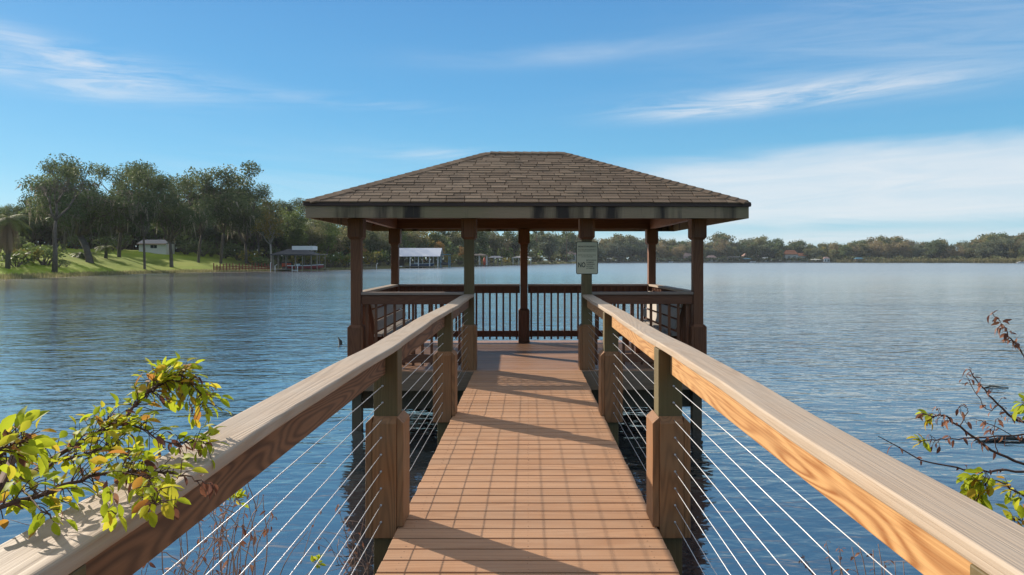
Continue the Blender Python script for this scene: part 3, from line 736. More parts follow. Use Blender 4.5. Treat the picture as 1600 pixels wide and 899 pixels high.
def tree_proto(name, H, W, style, leaf, bark, dens=26, lsize=.42, seed=0, trunk_r=.25, crown0=.35, mossn=0):
    """unit tree at the origin, height H, crown width W"""
    global nr_
    nr_ = np.random.default_rng(seed); e = base_empty(name); tb = MB()
    cs = []; rs = []
    if style == 'pine':
        top = H; tb.tube([(0,0,-.5),(.1,0,H*.3),(.0,.1,H*.65),(.1,0,H*.97)], [trunk_r,trunk_r*.8,trunk_r*.55,.05], 7)
        for i in range(16):
            z = H*(.62+.36*nr_.random()); a = nr_.random()*6.28; rr = W*.5*(1.15-(z/H-.62)/.38*.75)*(.35+.65*nr_.random())
            c = (math.cos(a)*rr, math.sin(a)*rr, z+.3); limb(tb, (0,0,z-.6), c, .07, .03, .05); cs.append(c); rs.append(W*.13*(.7+.6*nr_.random()))
        cs.append((0,0,H-.4)); rs.append(W*.16)
        V, Fc, rn = leaf_cloud(cs, rs, dens, lsize, squash=.5)
    elif style == 'cone':
        tb.tube([(0,0,-.5),(0,0,H*.5),(0,0,H*.97)], [trunk_r,trunk_r*.6,.04], 6)
        for i in range(34):
            t = (i+.5)/34; z = H*(crown0+(1-crown0)*t); a = i*2.4; rr = W*.5*(1-t)**.8*.75
            c = (math.cos(a)*rr, math.sin(a)*rr, z); cs.append(c); rs.append(W*.14*(1.1-t*.6))
            limb(tb, (0,0,z-.2), c, .04, .02)
        V, Fc, rn = leaf_cloud(cs, rs, dens, lsize)
    else:
        nb = {'oak': 9, 'round': 7, 'airy': 8}[style]
        z0 = H*crown0*.8
        lean = nr_.normal(size=2)*.04*H
        tp = [(0,0,-.6),(lean[0]*.3,lean[1]*.3,z0*.5),(lean[0],lean[1],z0)]
        tb.tube([(0,0,-.6),(0,0,.15)]+tp[1:], [trunk_r*1.5,trunk_r*1.12,trunk_r,trunk_r*.85], 8)
        for b in range(nb):
            a = b*2.399+nr_.random(); el_ = nr_.random()
            if style == 'oak': rr = W*.5*(.55+.45*nr_.random())*(1-.35*el_); zz = H*(crown0+.12+(1-crown0-.2)*el_)
            else: rr = W*.5*(.30+.5*nr_.random())*(1.05-.7*el_); zz = H*(crown0+.1+(.82-crown0)*el_)
            tip = Vector((math.cos(a)*rr+lean[0], math.sin(a)*rr+lean[1], zz))
            pts = limb(tb, tp[-1], tip, trunk_r*.55, trunk_r*.12, .10 if style == 'oak' else .03, 6, .07)
            for j in range(5 if style != 'airy' else 4):
                q = pts[2+j % 4 if 2+j % 4 < len(pts) else -1]
                off = Vector(nr_.normal(size=3)); off.z = abs(off.z)*.7+.15; off.normalize()
                tip2 = q+off*W*(.10+.10*nr_.random()); limb(tb, q, tip2, trunk_r*.16, .025, .05, 3, .1, 5)
                cs.append(tuple(tip2)); rs.append(W*(.095+.06*nr_.random())*(1.0 if style != 'airy' else .85))
            cs.append(tuple(tip)); rs.append(W*.12)
        if style == 'round':
            for i in range(12):
                a = nr_.random()*6.28; t = nr_.random(); rr = W*.36*math.sqrt(nr_.random())
                cs.append((math.cos(a)*rr+lean[0], math.sin(a)*rr+lean[1], H*(crown0+.12+(.78-crown0)*t))); rs.append(W*.15)
        V, Fc, rn = leaf_cloud(cs, rs, dens, lsize, squash=.72 if style == 'oak' else .85)
    zmax = V[:,2].max()
    tb.build('trunk', bark, e, smooth=True)
    np_mesh('crown', V, Fc, leaf, rn, e)
    if mossn:
        mv = []; mr = []
        low = [i for i, c in enumerate(cs) if c[2] < H*.74]; idx = nr_.choice(low, mossn)
        for i in idx:
            c = np.array(cs[i]); r_ = rs[i]; p = c+np.array([np.clip(nr_.normal()*.4,-.7,.7)*r_, np.clip(nr_.normal()*.4,-.7,.7)*r_, -r_*.1*nr_.random()])
            Ls = (.5+nr_.random()**2*2.2); a = nr_.random()*3.14; wd_ = .07+.12*nr_.random(); ux = np.array([math.cos(a), math.sin(a), 0])*wd_
            sw = nr_.normal(size=3)*.12; sw[2] = 0; t0 = nr_.random()
            for k in range(3):
                z0_, z1_ = -Ls*k/3, -Ls*(k+1)/3; w0, w1 = 1-k*.28, 1-(k+1)*.30
                mv += [p-ux*w0+sw*k+[0,0,z0_], p+ux*w0+sw*k+[0,0,z0_], p+ux*w1+sw*(k+1)+[0,0,z1_], p-ux*w1+sw*(k+1)+[0,0,z1_]]; mr.append(t0*.999)
        np_mesh('moss_foliage', np.array(mv), np.arange(len(mv)).reshape(-1,4), LM['moss'], mr, e)
    e['H'] = float(zmax); e['W'] = float(W)
    return e
PROTO = {}
def proto(key, *a, **k): PROTO[key] = tree_proto(*a, **k)
proto('oakA', 'oak_tree', 16, 17, 'oak', LM['oak'], M['bark'], 62, .30, 3, .42, .34, 620)
proto('oakB', 'oak_tree', 16, 15, 'oak', LM['oak'], M['bark'], 62, .30, 4, .30, .30, 220)
proto('oakC', 'oak_tree', 16, 13, 'oak', LM['oak'], M['bark'], 62, .30, 9, .20, .36, 90)
proto('midA', 'broadleaf_tree', 12, 9, 'round', LM['mid'], M['bark'], 66, .28, 5, .20, .30)
proto('midB', 'broadleaf_tree', 12, 8, 'round', LM['olive'], M['barkpale'], 66, .28, 6, .18, .32)
proto('yelA', 'turning_tree', 12, 7.5, 'airy', LM['yel'], M['barkpale'], 70, .26, 7, .16, .42)
proto('orgA', 'turning_tree', 10, 8, 'round', LM['org'], M['bark'], 50, .30, 8, .18, .25)
proto('limA', 'cypress_tree', 12, 6, 'cone', LM['lime'], M['bark'], 60, .30, 10, .18, .08)
proto('pinA', 'pine_tree', 18, 9, 'pine', LM['oak'], M['barkred'], 70, .34, 12, .22)
proto('fOak', 'far_oak', 14, 15, 'oak', LM['oak'], M['bark'], 13, .75, 13, .35, .22)
proto('fMid', 'far_tree', 13, 13, 'round', LM['olive'], M['bark'], 13, .75, 14, .3, .2)
proto('fGry', 'far_tree', 13, 14, 'round', LM['grey'], M['bark'], 13, .75, 15, .3, .2)
proto('fTaw', 'far_tree', 13, 12, 'round', LM['tawny'], M['barkpale'], 12, .75, 16, .3, .2)
proto('fYel', 'far_tree', 11, 9, 'round', LM['yel'], M['barkpale'], 13, .7, 17, .25, .25)
proto('fPin', 'far_pine', 19, 10, 'pine', LM['oak'], M['barkred'], 22, .7, 18, .25)
def bush_proto(name, leaf, seed, lsize=.3, dens=60, flat=.8):
    global nr_
    nr_ = np.random.default_rng(seed); e = base_empty(name); tb = MB(); cs = []; rs = []
    for i in range(9):
        a = i*2.4; rr = .9*math.sqrt(nr_.random()); c = (math.cos(a)*rr, math.sin(a)*rr, .55+.9*nr_.random()); limb(tb, (0,0,-.2), c, .05, .02); cs.append(c); rs.append(.42+.25*nr_.random())
    V, Fc, rn = leaf_cloud(cs, rs, dens, lsize)
    tb.build('stem', M['bark'], e); np_mesh('foliage', V, Fc, leaf, rn, e); e['H'] = 2.0; e['W'] = 2.6
    return e
PROTO['bushD'] = bush_proto('shrub', LM['oak'], 21); PROTO['bushM'] = bush_proto('shrub', LM['mid'], 22); PROTO['bushY'] = bush_proto('shrub', LM['yel'], 23)
PROTO['bushF'] = bush_proto('shrub', LM['olive'], 24, .55, 22)
used = set()
def place(key, px, depth, top_py=None, H=None, wf=1.0, label='', group=None, cat='tree', rz=None, base_py=None):
    """stand a tree at a real ground point; its height from the known top"""
    p = PROTO[key]; x = (px-825)/F*depth; y = depth; z = ground_z(x, y)
    if top_py is not None: H = EYE+(406.8-top_py)/F*depth - z
    s = H/p['H']; r_ = rng.random()*6.28 if rz is None else rz
    if key in used: o = dup(p, (x,y,z), r_, (s*wf, s*wf, s))
    else: used.add(key); o = p; o.location = (x,y,z); o.rotation_euler = (0,0,r_); o.scale = (s*wf, s*wf, s)
    for k in ('H', 'W'):
        if k in o and o is not p: del o[k]
    return tag(o, label, cat, group)

# --- trees on the lawn shore, one by one
T = [
 ('oakB', 100, 130, 246, .8, 'grey green oak whose crown joins the huge mossy oak beside the dead tree'),
 ('oakB', 186, 140, 250, .85, 'tall oak leaning toward the huge mossy oak above the shed'),
 ('oakC', 405, 165, 300, 1.0, 'dark oak just behind the airy yellow tree'),
 ('oakA', 140, 122, 238, 1.2, 'huge spreading oak hung with pale moss standing over the lawn'),
 ('oakC', 226, 128, 254, .80, 'tall oak with a bare grey trunk at the waterline before the white shed'),
 ('oakB', 268, 138, 266, .90, 'dark oak with a thin trunk at the lawn edge just past the white shed'),
 ('oakC', 310, 150, 262, .95, 'dark dense oak with a reddish forked trunk beyond the lawn'),
 ('oakC', 345, 155, 250, 1.0, 'tallest dark oak over the red bank fence, flat tufts on its top'),
 ('oakB', 385, 160, 285, .80, 'dark oak behind the pale trunk by the red bank fence'),
 ('yelA', 424, 152, 306, 1.05, 'airy tree with yellow leaves and a slim white trunk near the dark boathouse'),
 ('midA', 455, 172, 322, 1.0, 'bushy green tree directly behind the dark boathouse roof'),
 ('midB', 480, 178, 328, 1.0, 'olive tree behind the balcony of the dark boathouse'),
 ('midA', 515, 182, 334, 1.1, 'light green tree between the dark boathouse and the pavilion corner'),
 ('midB', 545, 190, 330, 1.1, 'olive green tree behind the pavilion corner post'),
 ('oakC', 500, 210, 318, 1.1, 'dark oak rising behind the trees next to the pavilion eave'),
 ('oakB', 455, 215, 308, .9, 'dark oak in the second row behind the dark boathouse'),
 ('midA', 205, 175, 322, 1.2, 'green tree in the shade behind the white shed'),
 ('oakC', 250, 185, 290, 1.1, 'dark oak standing behind the white shed roof'),
 ('oakB', 300, 190, 285, 1.1, 'dark oak in the second row behind the forked oak'),
 ('oakC', 370, 195, 290, 1.1, 'dark oak in the second row behind the red bank fence'),
 ('oakC', 100, 170, 300, 1.1, 'dark oak behind the grey roofed house'),
 ('midA', 52, 150, 325, 1.2, 'green tree behind the bare limbed dead tree'),
 ('oakB', 15, 160, 318, .8, 'shaded oak behind the palm with the brown skirt'),
 ('midA', -10, 130, 318, 1.0, 'green tree standing behind the palm at the edge of the lawn shore'),
 ('oakB', -70, 120, 300, .9, 'dark oak beyond the palm at the very edge of the view'),
 ('oakC', -150, 110, 280, 1.2, 'dark oak on the shore outside the view beyond the palm'),
 ('midB', 585, 215, 352, 1.2, 'olive tree seen between the corner post and the back post of the pavilion'),
 ('midA', 620, 240, 350, 1.2, 'green tree behind the back corner post of the pavilion'),
 ('midB', 650, 255, 348, 1.2, 'olive tree behind the white boathouse roof'),
 ('orgA', 690, 250, 376, 1.0, 'rust orange tree just past the end of the white boathouse roof'),
 ('oakC', 700, 290, 350, 1.2, 'dark oak behind the rust orange tree'),
 ('orgA', 722, 262, 384, .8, 'golden orange tree beside the pavilion post, past the white boathouse'),
 ('midA', 745, 310, 352, 1.2, 'green tree behind the low dock shelter with the orange kayak'),
 ('limA', 779, 315, 388, .9, 'bright lime cypress above the second low dock shelter'),
 ('midB', 770, 350, 356, 1.2, 'olive tree behind the bright lime cypress'),
 ('fOak', 800, 360, 357, .9, 'dark oak beside the middle back post of the pavilion'),
 ('fPin', 838, 420, 352, 1.0, 'tall pine seen just past the middle back post of the pavilion'),
 ('fGry', 860, 440, 360, .9, 'grey green tree beneath the tall pine past the middle back post'),
 ('fPin', 885, 470, 356, 1.0, 'slim pine with pale trunk over the brown roofed far house'),
 ('fOak', 815, 390, 362, .9, 'dark broad oak hidden partly by the middle back post'),
 ('fMid', 600, 270, 345, .8, 'olive tree in the second row behind the white boathouse'),
 ('orgA', 668, 262, 386, .7, 'small golden tree peeping over the white boathouse roof'),
 ('midA', 640, 285, 352, 1.2, 'green tree in the second row over the white boathouse ridge'),
 ('orgA', 560, 200, 372, .8, 'golden leaved tree beside the pavilion corner post'),
]
for k, px, d, top, wf, lb in T: place(k, px, max(d, shore_depth(px)+2), top, None, wf, lb, 'trees on the lawn shore')

# dead tree: bare branching limbs
def dead_tree():
    px, d = 55, 98
    x = (px-825)/F*d; z = ground_z(x, d+4)
    t = thing('dead_tree', 'bare grey limbed tree reaching up beside the huge mossy oak', 'tree', (x, d+4, z))
    r0 = random.Random(4); tr = MB(); br = MB(); moss = []
    H = EYE+(406.8-345)/F*(d+4)-z
    tr.tube([(0,0,-.4),(.1,0,H*.4),(0,0,H*.75),(.2,0,H)], [.42,.30,.26,.20], 8)
    def rec(p, dr, ln, rad, dep, mb_):
        q = p+dr*ln; m_ = (p+q)/2+Vector((r0.uniform(-.1,.1),)*3)*ln
        mb_.tube([p, m_, q], [rad, rad*.8, rad*.6], 5)
        if dep == 0: return
        for _ in range(r0.choice((2,3))):
            nd = (dr+Vector((r0.uniform(-.8,.8), r0.uniform(-.6,.6), r0.uniform(-.15,.6)))).normalized(); rec(q, nd, ln*r0.uniform(.55,.82), rad*.58, dep-1, mb_)
    for a in ((-.45,.1,1),(.1,-.1,1),(.65,.2,.8),(-.2,.3,1)): rec(Vector((.2,0,H)), Vector(a).normalized(), 2.6, .22, 4, br)
    tr.build('trunk', M['bark'], t, smooth=True); br.build('branch', M['bark'], t, smooth=True)
dead_tree()
# palms
def fronds(n, Ls, droop, leaf_w, r0, dry=False, up=.6):
    V = []; rn = []
    for i in range(n):
        a = i*2.399+r0.random()*.3; e0 = up*(1-1.5*(i/n)) if not dry else -.2-r0.random()
        p = np.array([0.,0.,0.]); d = np.array([math.cos(a)*math.cos(e0), math.sin(a)*math.cos(e0), math.sin(e0)]); t_ = r0.random()*.999
        side = np.array([-math.sin(a), math.cos(a), 0]); st = Ls/9
        for k in range(9):
            q = p+d*st
            for s in (-1, 1):
                for j in range(3):
                    b = p+(q-p)*(j/3); w_ = leaf_w*math.sin(math.pi*min(1,(k+.6+j/3)/9.6))**.6
                    tip = b+side*s*w_+d*w_*.6+np.array([0,0,-w_*.35]); V += [b, b+d*st*.2, tip+d*.02, tip]; rn.append(t_)
            d = d+np.array([0,0,-droop]); d /= np.linalg.norm(d); p = q
    return np.array(V), rn
def palm(px, depth, H, label, Ls=3.2, skirt=True, n=26, wl=.7, trunk=.28):
    r0 = random.Random(int(px)+7); x = (px-825)/F*depth; z = ground_z(x, depth)
    t = thing('palm_tree', label, 'palm', (x, depth, z), group='palms on the lawn shore')
    tb = MB(); tb.tube([(0,0,-.3),(.1,0,H*.5),(0,0,H)], [trunk*1.2, trunk, trunk*.8], 8); tb.build('trunk', M['bark'], t, smooth=True)
    V, rn = fronds(n, Ls, .16, wl, r0); V[:,2] += H; np_mesh('crown', V, np.arange(len(V)).reshape(-1,4), LM['palm'], rn, t)
    if skirt:
        V, rn = fronds(60, Ls*1.3, .30, .35, r0, True); V[:,2] += H-.3; V[:,:2] *= .65; np_mesh('dry_skirt', V, np.arange(len(V)).reshape(-1,4), LM['palmdry'], rn, t)
palm(12, 97, 7.2, 'palm with a long skirt of dry brown fronds at the water edge', 3.8)
palm(-12, 99, 6.0, 'palm with yellow green fronds and a dry skirt, cut by the picture edge', 3.4)
palm(131, 127, .7, 'low wide palm with arching bright fronds in front of the grey roofed house', 2.7, False, 30, .6)
palm(165, 133, 2.2, 'short yellowish palm under the moss beside the grey roofed house', 2.2, False, 20, .5)

# shrubs along the shore
BS = [
 ('bushM', 25, 100, 3.2, 'green shrub at the foot of the palm with the brown skirt'),
 ('bushY', 34, 104, 3.0, 'yellowish shrub beside the brown skirted palm'),
 ('bushM', 70, 108, 4.2, 'tall light green shrub next to the trunk of the dead tree'),
 ('bushD', 85, 118, 3.0, 'dark rounded shrub on the lawn beneath the mossy oak'),
 ('bushM', 48, 112, 3.4, 'mid green shrub behind the trunk of the dead tree'),
 ('bushD', 15, 110, 4.0, 'dark shrub in the shade behind the palms'),
 ('bushD', 92, 108, 1.4, 'low dark mound of shrub at the water edge before the lawn'),
 ('bushD', 104, 110, 1.1, 'lower dark mound of shrub beside the water on the lawn bank'),
 ('bushD', 290, 165, 4.0, 'dark shrub beside the white shed wall'),
 ('bushD', 315, 165, 4.4, 'dark shrub under the forked oak'),
 ('bushM', 330, 168, 3.0, 'green shrub in light under the forked oak'),
 ('bushD', 350, 168, 4.4, 'dark shrub above the start of the red bank fence'),
 ('bushD', 372, 168, 4.2, 'dark shrub behind the middle of the red bank fence'),
 ('bushY', 391, 164, 4.0, 'sunlit yellow shrub behind the red bank fence'),
 ('bushM', 405, 160, 3.0, 'green spiky shrub near the end of the red bank fence'),
 ('bushM', 418, 158, 2.6, 'green shrub at the foot of the slim white trunk'),
 ('bushD', 440, 168, 4.6, 'dark shrub behind the posts of the dark boathouse'),
 ('bushY', 462, 170, 4.2, 'yellow shrub seen through the dark boathouse'),
 ('bushM', 480, 170, 4.4, 'green shrub behind the boat in the dark boathouse'),
 ('bushY', 497, 172, 4.6, 'yellow shrub at the end of the dark boathouse'),
 ('bushM', 515, 174, 5.0, 'tall green shrub between dark boathouse and pavilion'),
 ('bushY', 528, 178, 4.0, 'yellow flowering shrub near the pavilion corner post'),
 ('bushM', 542, 180, 4.8, 'mid green shrub just beside the pavilion corner post'),
 ('bushY', 578, 200, 5.2, 'golden shrub seen between the pavilion posts by the pale jetty rail'),
 ('bushM', 592, 205, 5.4, 'green shrub above the pale jetty rail'),
 ('bushD', 606, 215, 5.2, 'dark shrub beside the white boathouse'),
 ('bushD', 630, 238, 5.0, 'dark shrub behind the white boathouse posts'),
 ('bushM', 655, 240, 5.0, 'green shrub behind the middle of the white boathouse'),
 ('bushD', 680, 245, 5.4, 'dark shrub behind the blue boat lift'),
 ('bushY', 704, 250, 5.0, 'yellow shrub past the blue boat lift'),
 ('bushM', 718, 262, 5.0, 'green shrub below the golden orange tree'),
 ('bushD', 742, 295, 5.6, 'dark shrub behind the dock shelter with the kayak'),
 ('bushY', 762, 302, 4.6, 'yellow shrub between the two low dock shelters'),
 ('bushY', 790, 335, 3.8, 'yellow green shrub on the low spit by the middle post'),
 ('bushM', 806, 352, 4.8, 'green shrub behind the middle back post'),
 ('bushF', 838, 410, 6.0, 'olive shrub at the foot of the tall far pine'),
 ('bushF', 862, 450, 6.5, 'olive shrub on the dark shore by the pale far trunks'),
 ('bushF', 885, 500, 7.0, 'olive shrub below the brown roofed far house'),
 ('bushD', 160, 150, 3.6, 'dark shrub under the moss near the grey roofed house'),
 ('bushD', 190, 160, 4.0, 'dark shrub between the grey roofed house and the white shed'),
 ('bushM', 176, 155, 3.0, 'green shrub near the edge of the lawn by the short palm'),
 ('bushD', 120, 146, 3.0, 'dark shrub against the wall of the grey roofed house'),
 ('bushD', 278, 172, 4.6, 'dark shrub just behind the corner of the white shed'),
]
for k, px, d, H, lb in BS: place(k, px, max(d, shore_depth(px)+1.5), None, H, rng.uniform(1.0, 1.5), lb, 'shrubs on the lawn shore', 'shrub')
# ground cover that hides the gaps under the woods: a filling row of taller shrubs
fill_lab = ['thick dark shrub deep in the shade of the shore woods', 'thick green shrub deep in the shore woods']
k_ = 0
def near_mark(px): return next((n for x0, n in ((760,'second dock shelter'),(700,'orange trees'),(600,'white boathouse'),(520,'pavilion corner'),(430,'dark boathouse'),(340,'red bank fence'),(270,'forked oak'),(190,'white shed'),(90,'grey roofed house'),(-400,'brown skirted palm')) if px >= x0))
for row_, (dd_, st_) in enumerate(((48, 19), (80, 22))):
    px = -110
    while px < 925:
        q_ = px+rng.uniform(-4, 4); d_ = shore_depth(q_)+dd_*(1 if q_ < 300 else .75)+rng.uniform(0, 10)
        top_ = float(np.interp(q_, [-110, 60, 120, 400, 440, 520, 600, 780, 925], [318, 322, 316, 312, 330, 342, 347, 356, 366]))+rng.uniform(-4, 10)+(6 if row_ == 0 else 0)
        key_ = ('fOak','fMid','fOak','fGry','fMid','fTaw' if q_ > 450 else 'fOak','fYel' if q_ > 420 else 'fMid')[k_ % 7]
        place(key_, q_, d_, top_, None, rng.uniform(.8, 1.1), f"{('dark','olive','shaded','grey green','leafy','dull','mossy')[k_ % 7]} {('front','rear')[row_]} row tree deep in the woods beyond the {near_mark(q_)}", 'woods behind the lawn shore')
        px += st_; k_ += 1
for px in range(-90, 910, 13):
    d = shore_depth(px)+ (62 if px < 260 else 40) + 8*rng.random()
    nm = near_mark(px)
    sh_ = ('dark', 'bushy', 'ragged', 'broad')[k_ % 4]
    place(('bushD','bushF','bushM','bushD')[k_ % 4], px, d, None, rng.uniform(7, 10), 1.25, f'{sh_} undergrowth shrub deep in the woods behind the {nm}', 'undergrowth behind the lawn shore', 'shrub'); k_ += 1

# --- far tree line, every tree an object
prof = [(700,352),(760,356),(800,358),(860,362),(900,366),(930,380),(955,372),(975,370),(1000,378),(1030,374),(1060,382),(1090,378),(1112,385),(1128,366),(1145,384),(1165,378),(1185,372),(1205,378),(1222,388),(1240,380),(1262,384),(1285,382),(1310,386),(1330,380),(1355,379),(1372,374),(1400,372),(1425,382),(1445,386),(1465,376),(1485,386),(1505,384),(1520,378),(1545,370),(1565,369),(1585,372),(1605,366),(1640,368),(1700,370),(1800,360)]
marks = [(940,'notice sign'),(1000,'far purple dock'),(1060,'pale arched house'),(1110,'lakeward corner post'),(1165,'long flat dock roof'),(1205,'cream boat hut'),(1265,'orange roofed house'),(1320,'pink boat hut'),(1390,'small blue shelter'),(1450,'reed bank'),(1520,'reeds by the tall pines'),(1600,'white boat at the shore end'),(2000,'shore past the white boat')]
kinds = [('fOak','dark green oak'),('fMid','olive tree'),('fGry','grey green tree'),('fTaw','tawny tree'),('fMid','rounded olive tree'),('fYel','yellowing tree')]
for row, (dd, step, lift) in enumerate(((10, 12.5, 2.0), (38, 14.0, -.5), (75, 17.0, -1.5))):
    px = 905
    while px < 1700:
        q = px+rng.uniform(-3,3); d = shore_depth(q)+dd+rng.uniform(0,12)
        top = float(np.interp(q, [p[0] for p in prof], [p[1] for p in prof]))+lift-4+rng.uniform(-2, 4 if row < 2 else 2)
        if row == 0: top += rng.uniform(2, 7)
        if 1222 < q < 1264 and row == 0: px += step; continue
        key, kn = kinds[rng.choice((0,1,2,1,2,3,4,5)) if row == 0 else rng.choice((0,1,2,3,4))]
        if 1350 < q < 1420 and rng.random() < .5: key, kn = 'fTaw', 'tawny tree'
        mk = next(n for x0, n in marks if q <= x0)
        adj = ('low','leaning','broad')[rng.randrange(3)] if row == 0 else ('tall','full','narrow')[rng.randrange(3)]
        rw = ('at the waterline', 'behind the waterline', 'topping the woods')[row]
        place(key, q, d, top, None, rng.uniform(.85, 1.25), f'{adj} {kn} {rw} near the {mk}', 'trees of the far shore line')
        px += step*rng.uniform(.8, 1.2)
for q, top, lb in ((1128,364,'lone tall pine above the far woods next to the pavilion corner post'),(1388,372,'far pine with a flat top over the tawny trees'),(1404,371,'second flat topped far pine over the tawny trees'),(1464,374,'umbrella shaped pine over the middle of the reed bank'),(1525,377,'umbrella shaped pine at the start of the tall pines'),(1548,369,'tall pine with two rounded tufts'),(1566,367,'tall pine with a dense round head'),(1590,370,'tall pine with a gap of sky below its crown'),(1606,364,'tallest pine of the far shore end'),(1283,381,'thin pine above the pink boat hut')):
    d = shore_depth(q)+30; place('fPin', q, d, top, None, 1.0, lb, 'pines of the far shore')
px = 912
bi = 0
while px < 1690:
    d = shore_depth(px)+3+rng.uniform(0,3); mk = next(n for x0, n in marks if px <= x0)
    place('bushF', px, d, None, rng.uniform(4.5,8), rng.uniform(1.0,1.5), f"{('low','thick','wide','ragged')[bi % 4]} olive shrub on the far bank near the {mk}", 'shrubs of the far bank', 'shrub'); px += rng.uniform(9, 13); bi += 1
px = 912
while px < 1700:
    for off_, h_ in ((42, 9), (70, 11)):
        d = shore_depth(px)+off_; mk = next(n for x0, n in marks if px <= x0)
        place('bushF', px+rng.uniform(-4,4), d, None, h_*rng.uniform(.8,1.1), 1.2, f"{('deep','shaded')[off_ > 50]} olive undergrowth in the far woods near the {mk}", 'undergrowth of the far woods', 'shrub')
    px += 13
# the tree line goes on past the frame on the lawn side
# ------------------------------------------------------------------ reeds (stuff)
def reeds(name, label, spans, n, h0, h1, wd_, leaf):
    rr = np.random.default_rng(3); V = []; rn = []
    for _ in range(n):
        a, b, off0, off1 = spans[rr.integers(len(spans))]
        px = a+(b-a)*rr.random(); d = shore_depth(px)+off0+(off1-off0)*rr.random(); x = (px-825)/F*d; z = max(ground_z(x, d), WZ)-.05
        h = h0+(h1-h0)*rr.random(); w_ = wd_*(.5+rr.random()); a_ = rr.random()*3.14; u = np.array([math.cos(a_), math.sin(a_), 0])*w_; ln = np.array([rr.normal()*.15*h, rr.normal()*.15*h, h])
        p = np.array([x, d, z]); V += [p-u, p+u, p+ln+u*.2, p+ln-u*.2]; rn.append(rr.random()*.999)
    o = np_mesh(name, np.array(V), np.arange(len(V)).reshape(-1,4), leaf, rn); tag(o, label, 'reeds', kind='stuff')
reeds('reeds', 'tan and green reed bank along the far water line', [(1300,1600,-3,3),(1380,1600,-4,2),(1530,1660,-4,2)], 9000, 1.4, 4.2, .16, LM['reed'])
reeds('shore_grass', 'rough yellow green grass along the lawn water line', [(-40,330,-3.5,1.5),(-40,330,-1,2.5),(300,560,-1.5,1.5),(540,620,-1.5,1)], 15000, .15, .55, .035, LM['reed'])
reeds('spit_grass', 'low pale grass on the spit seen between the back posts', [(770,905,-3,3)], 3500, .4, 1.3, .12, LM['reed'])

# ------------------------------------------------------------------ buildings on the shores
M['white'] = plain('white_paint', (.72,.72,.70), .5, 0, 1, .06)
M['offwhite'] = plain('cream_wall', (.42,.40,.34), .7, 0, 1, .1)
M['greyroof'] = plain('grey_roof', (.30,.28,.27), .8, 0, 2, .2)
M['darkroof'] = plain('dark_roof', (.045,.045,.05), .7, 0, 2, .2)
M['tile'] = plain('orange_roof_tile', (.36,.13,.06), .8, 0, 2, .2)
M['window'] = plain('window_glass', (.03,.04,.05), .12, 0, 2, .1, .6)
M['dockw'] = plain('dock_timber', (.24,.21,.17), .85, 0, 2, .25)
M['darkw'] = plain('dark_timber', (.10,.08,.065), .85, 0, 2, .25)  # darker brown wood than the dock timber
M['redw'] = plain('red_brown_fence_paint', (.24,.065,.04), .8, 0, 1, .3)
M['redhull'] = plain('red_hull', (.28,.035,.035), .3, 0, 1, .1)
M['bluehull'] = plain('blue_hull', (.04,.09,.19), .3, 0, 1, .1)
M['bluep'] = plain('blue_lift_paint', (.10,.25,.32), .5, 0, 1, .15)
M['orangep'] = plain('orange_plastic', (.65,.09,.03), .4, 0, 1, .1)
M['brickp'] = plain('pinkish_wall', (.42,.26,.21), .8, 0, 1, .15)
def ribbed():
    m, nt, b = mat_new('white_ribbed_metal'); t = N(nt, 'ShaderNodeTexCoord'); wv = N(nt, 'ShaderNodeTexWave', wave_type='BANDS', bands_direction='X', i_Scale=1.6); L(nt, t.outputs['Object'], wv.inputs[0])
    c = mixrgb(nt, wv.outputs['Fac'], (.56,.57,.62), (.74,.74,.76)); L(nt, c, b.inputs['Base Color']); b.inputs['Roughness'].default_value = .45
    bp = N(nt, 'ShaderNodeBump', i_Strength=.6, i_Distance=.03); L(nt, wv.outputs['Fac'], bp.inputs['Height']); L(nt, bp.outputs[0], b.inputs['Normal']); return m
M['ribbed'] = ribbed()
def gx(px, d): return (px-825)/F*d
def gz(py, d): return EYE+(406.8-py)/F*d
def hip(mb, x0, x1, y0, y1, z0, z1, rl, th=.15, mi=0):
    """closed hip roof with ridge length rl along x"""
    cx = (x0+x1)/2; cy = (y0+y1)/2; a = [(x0,y0,z0),(x1,y0,z0),(x1,y1,z0),(x0,y1,z0)]; r0_, r1_ = (cx-rl/2,cy,z1), (cx+rl/2,cy,z1)
    lo = [(p[0],p[1],p[2]-th) for p in a]
    mb.face([a[0],a[1],r1_,r0_],mi=mi); mb.face([a[2],a[3],r0_,r1_],mi=mi); mb.face([a[3],a[0],r0_],mi=mi); mb.face([a[1],a[2],r1_],mi=mi)
    for i in range(4): j = (i+1) % 4; mb.face([lo[i],lo[j],a[j],a[i]],mi=mi)
    mb.face(lo[::-1],mi=mi)
def gable(mb, x0, x1, y0, y1, z0, z1, th=.12):
    cy = (y0+y1)/2; 
    mb.hexa([(x0,y0,z0-th),(x1,y0,z0-th),(x1,cy,z1-th),(x0,cy,z1-th),(x0,y0,z0),(x1,y0,z0),(x1,cy,z1),(x0,cy,z1)])
    mb.hexa([(x0,cy,z1-th),(x1,cy,z1-th),(x1,y1,z0-th),(x0,y1,z0-th),(x0,cy,z1),(x1,cy,z1),(x1,y1,z0),(x0,y1,z0)])
def windows(t, spec, y, mat='window'):
    for (x0,x1,z0,z1) in spec:
        m_ = MB(); m_.box(x0-.08,x1+.08,y-.05,y+.02,z0-.08,z1+.08); f = m_.build('window', M['white'], t)
        m_ = MB(); m_.box(x0,x1,y-.07,y-.052,z0,z1); m_.build('pane', M[mat], f)
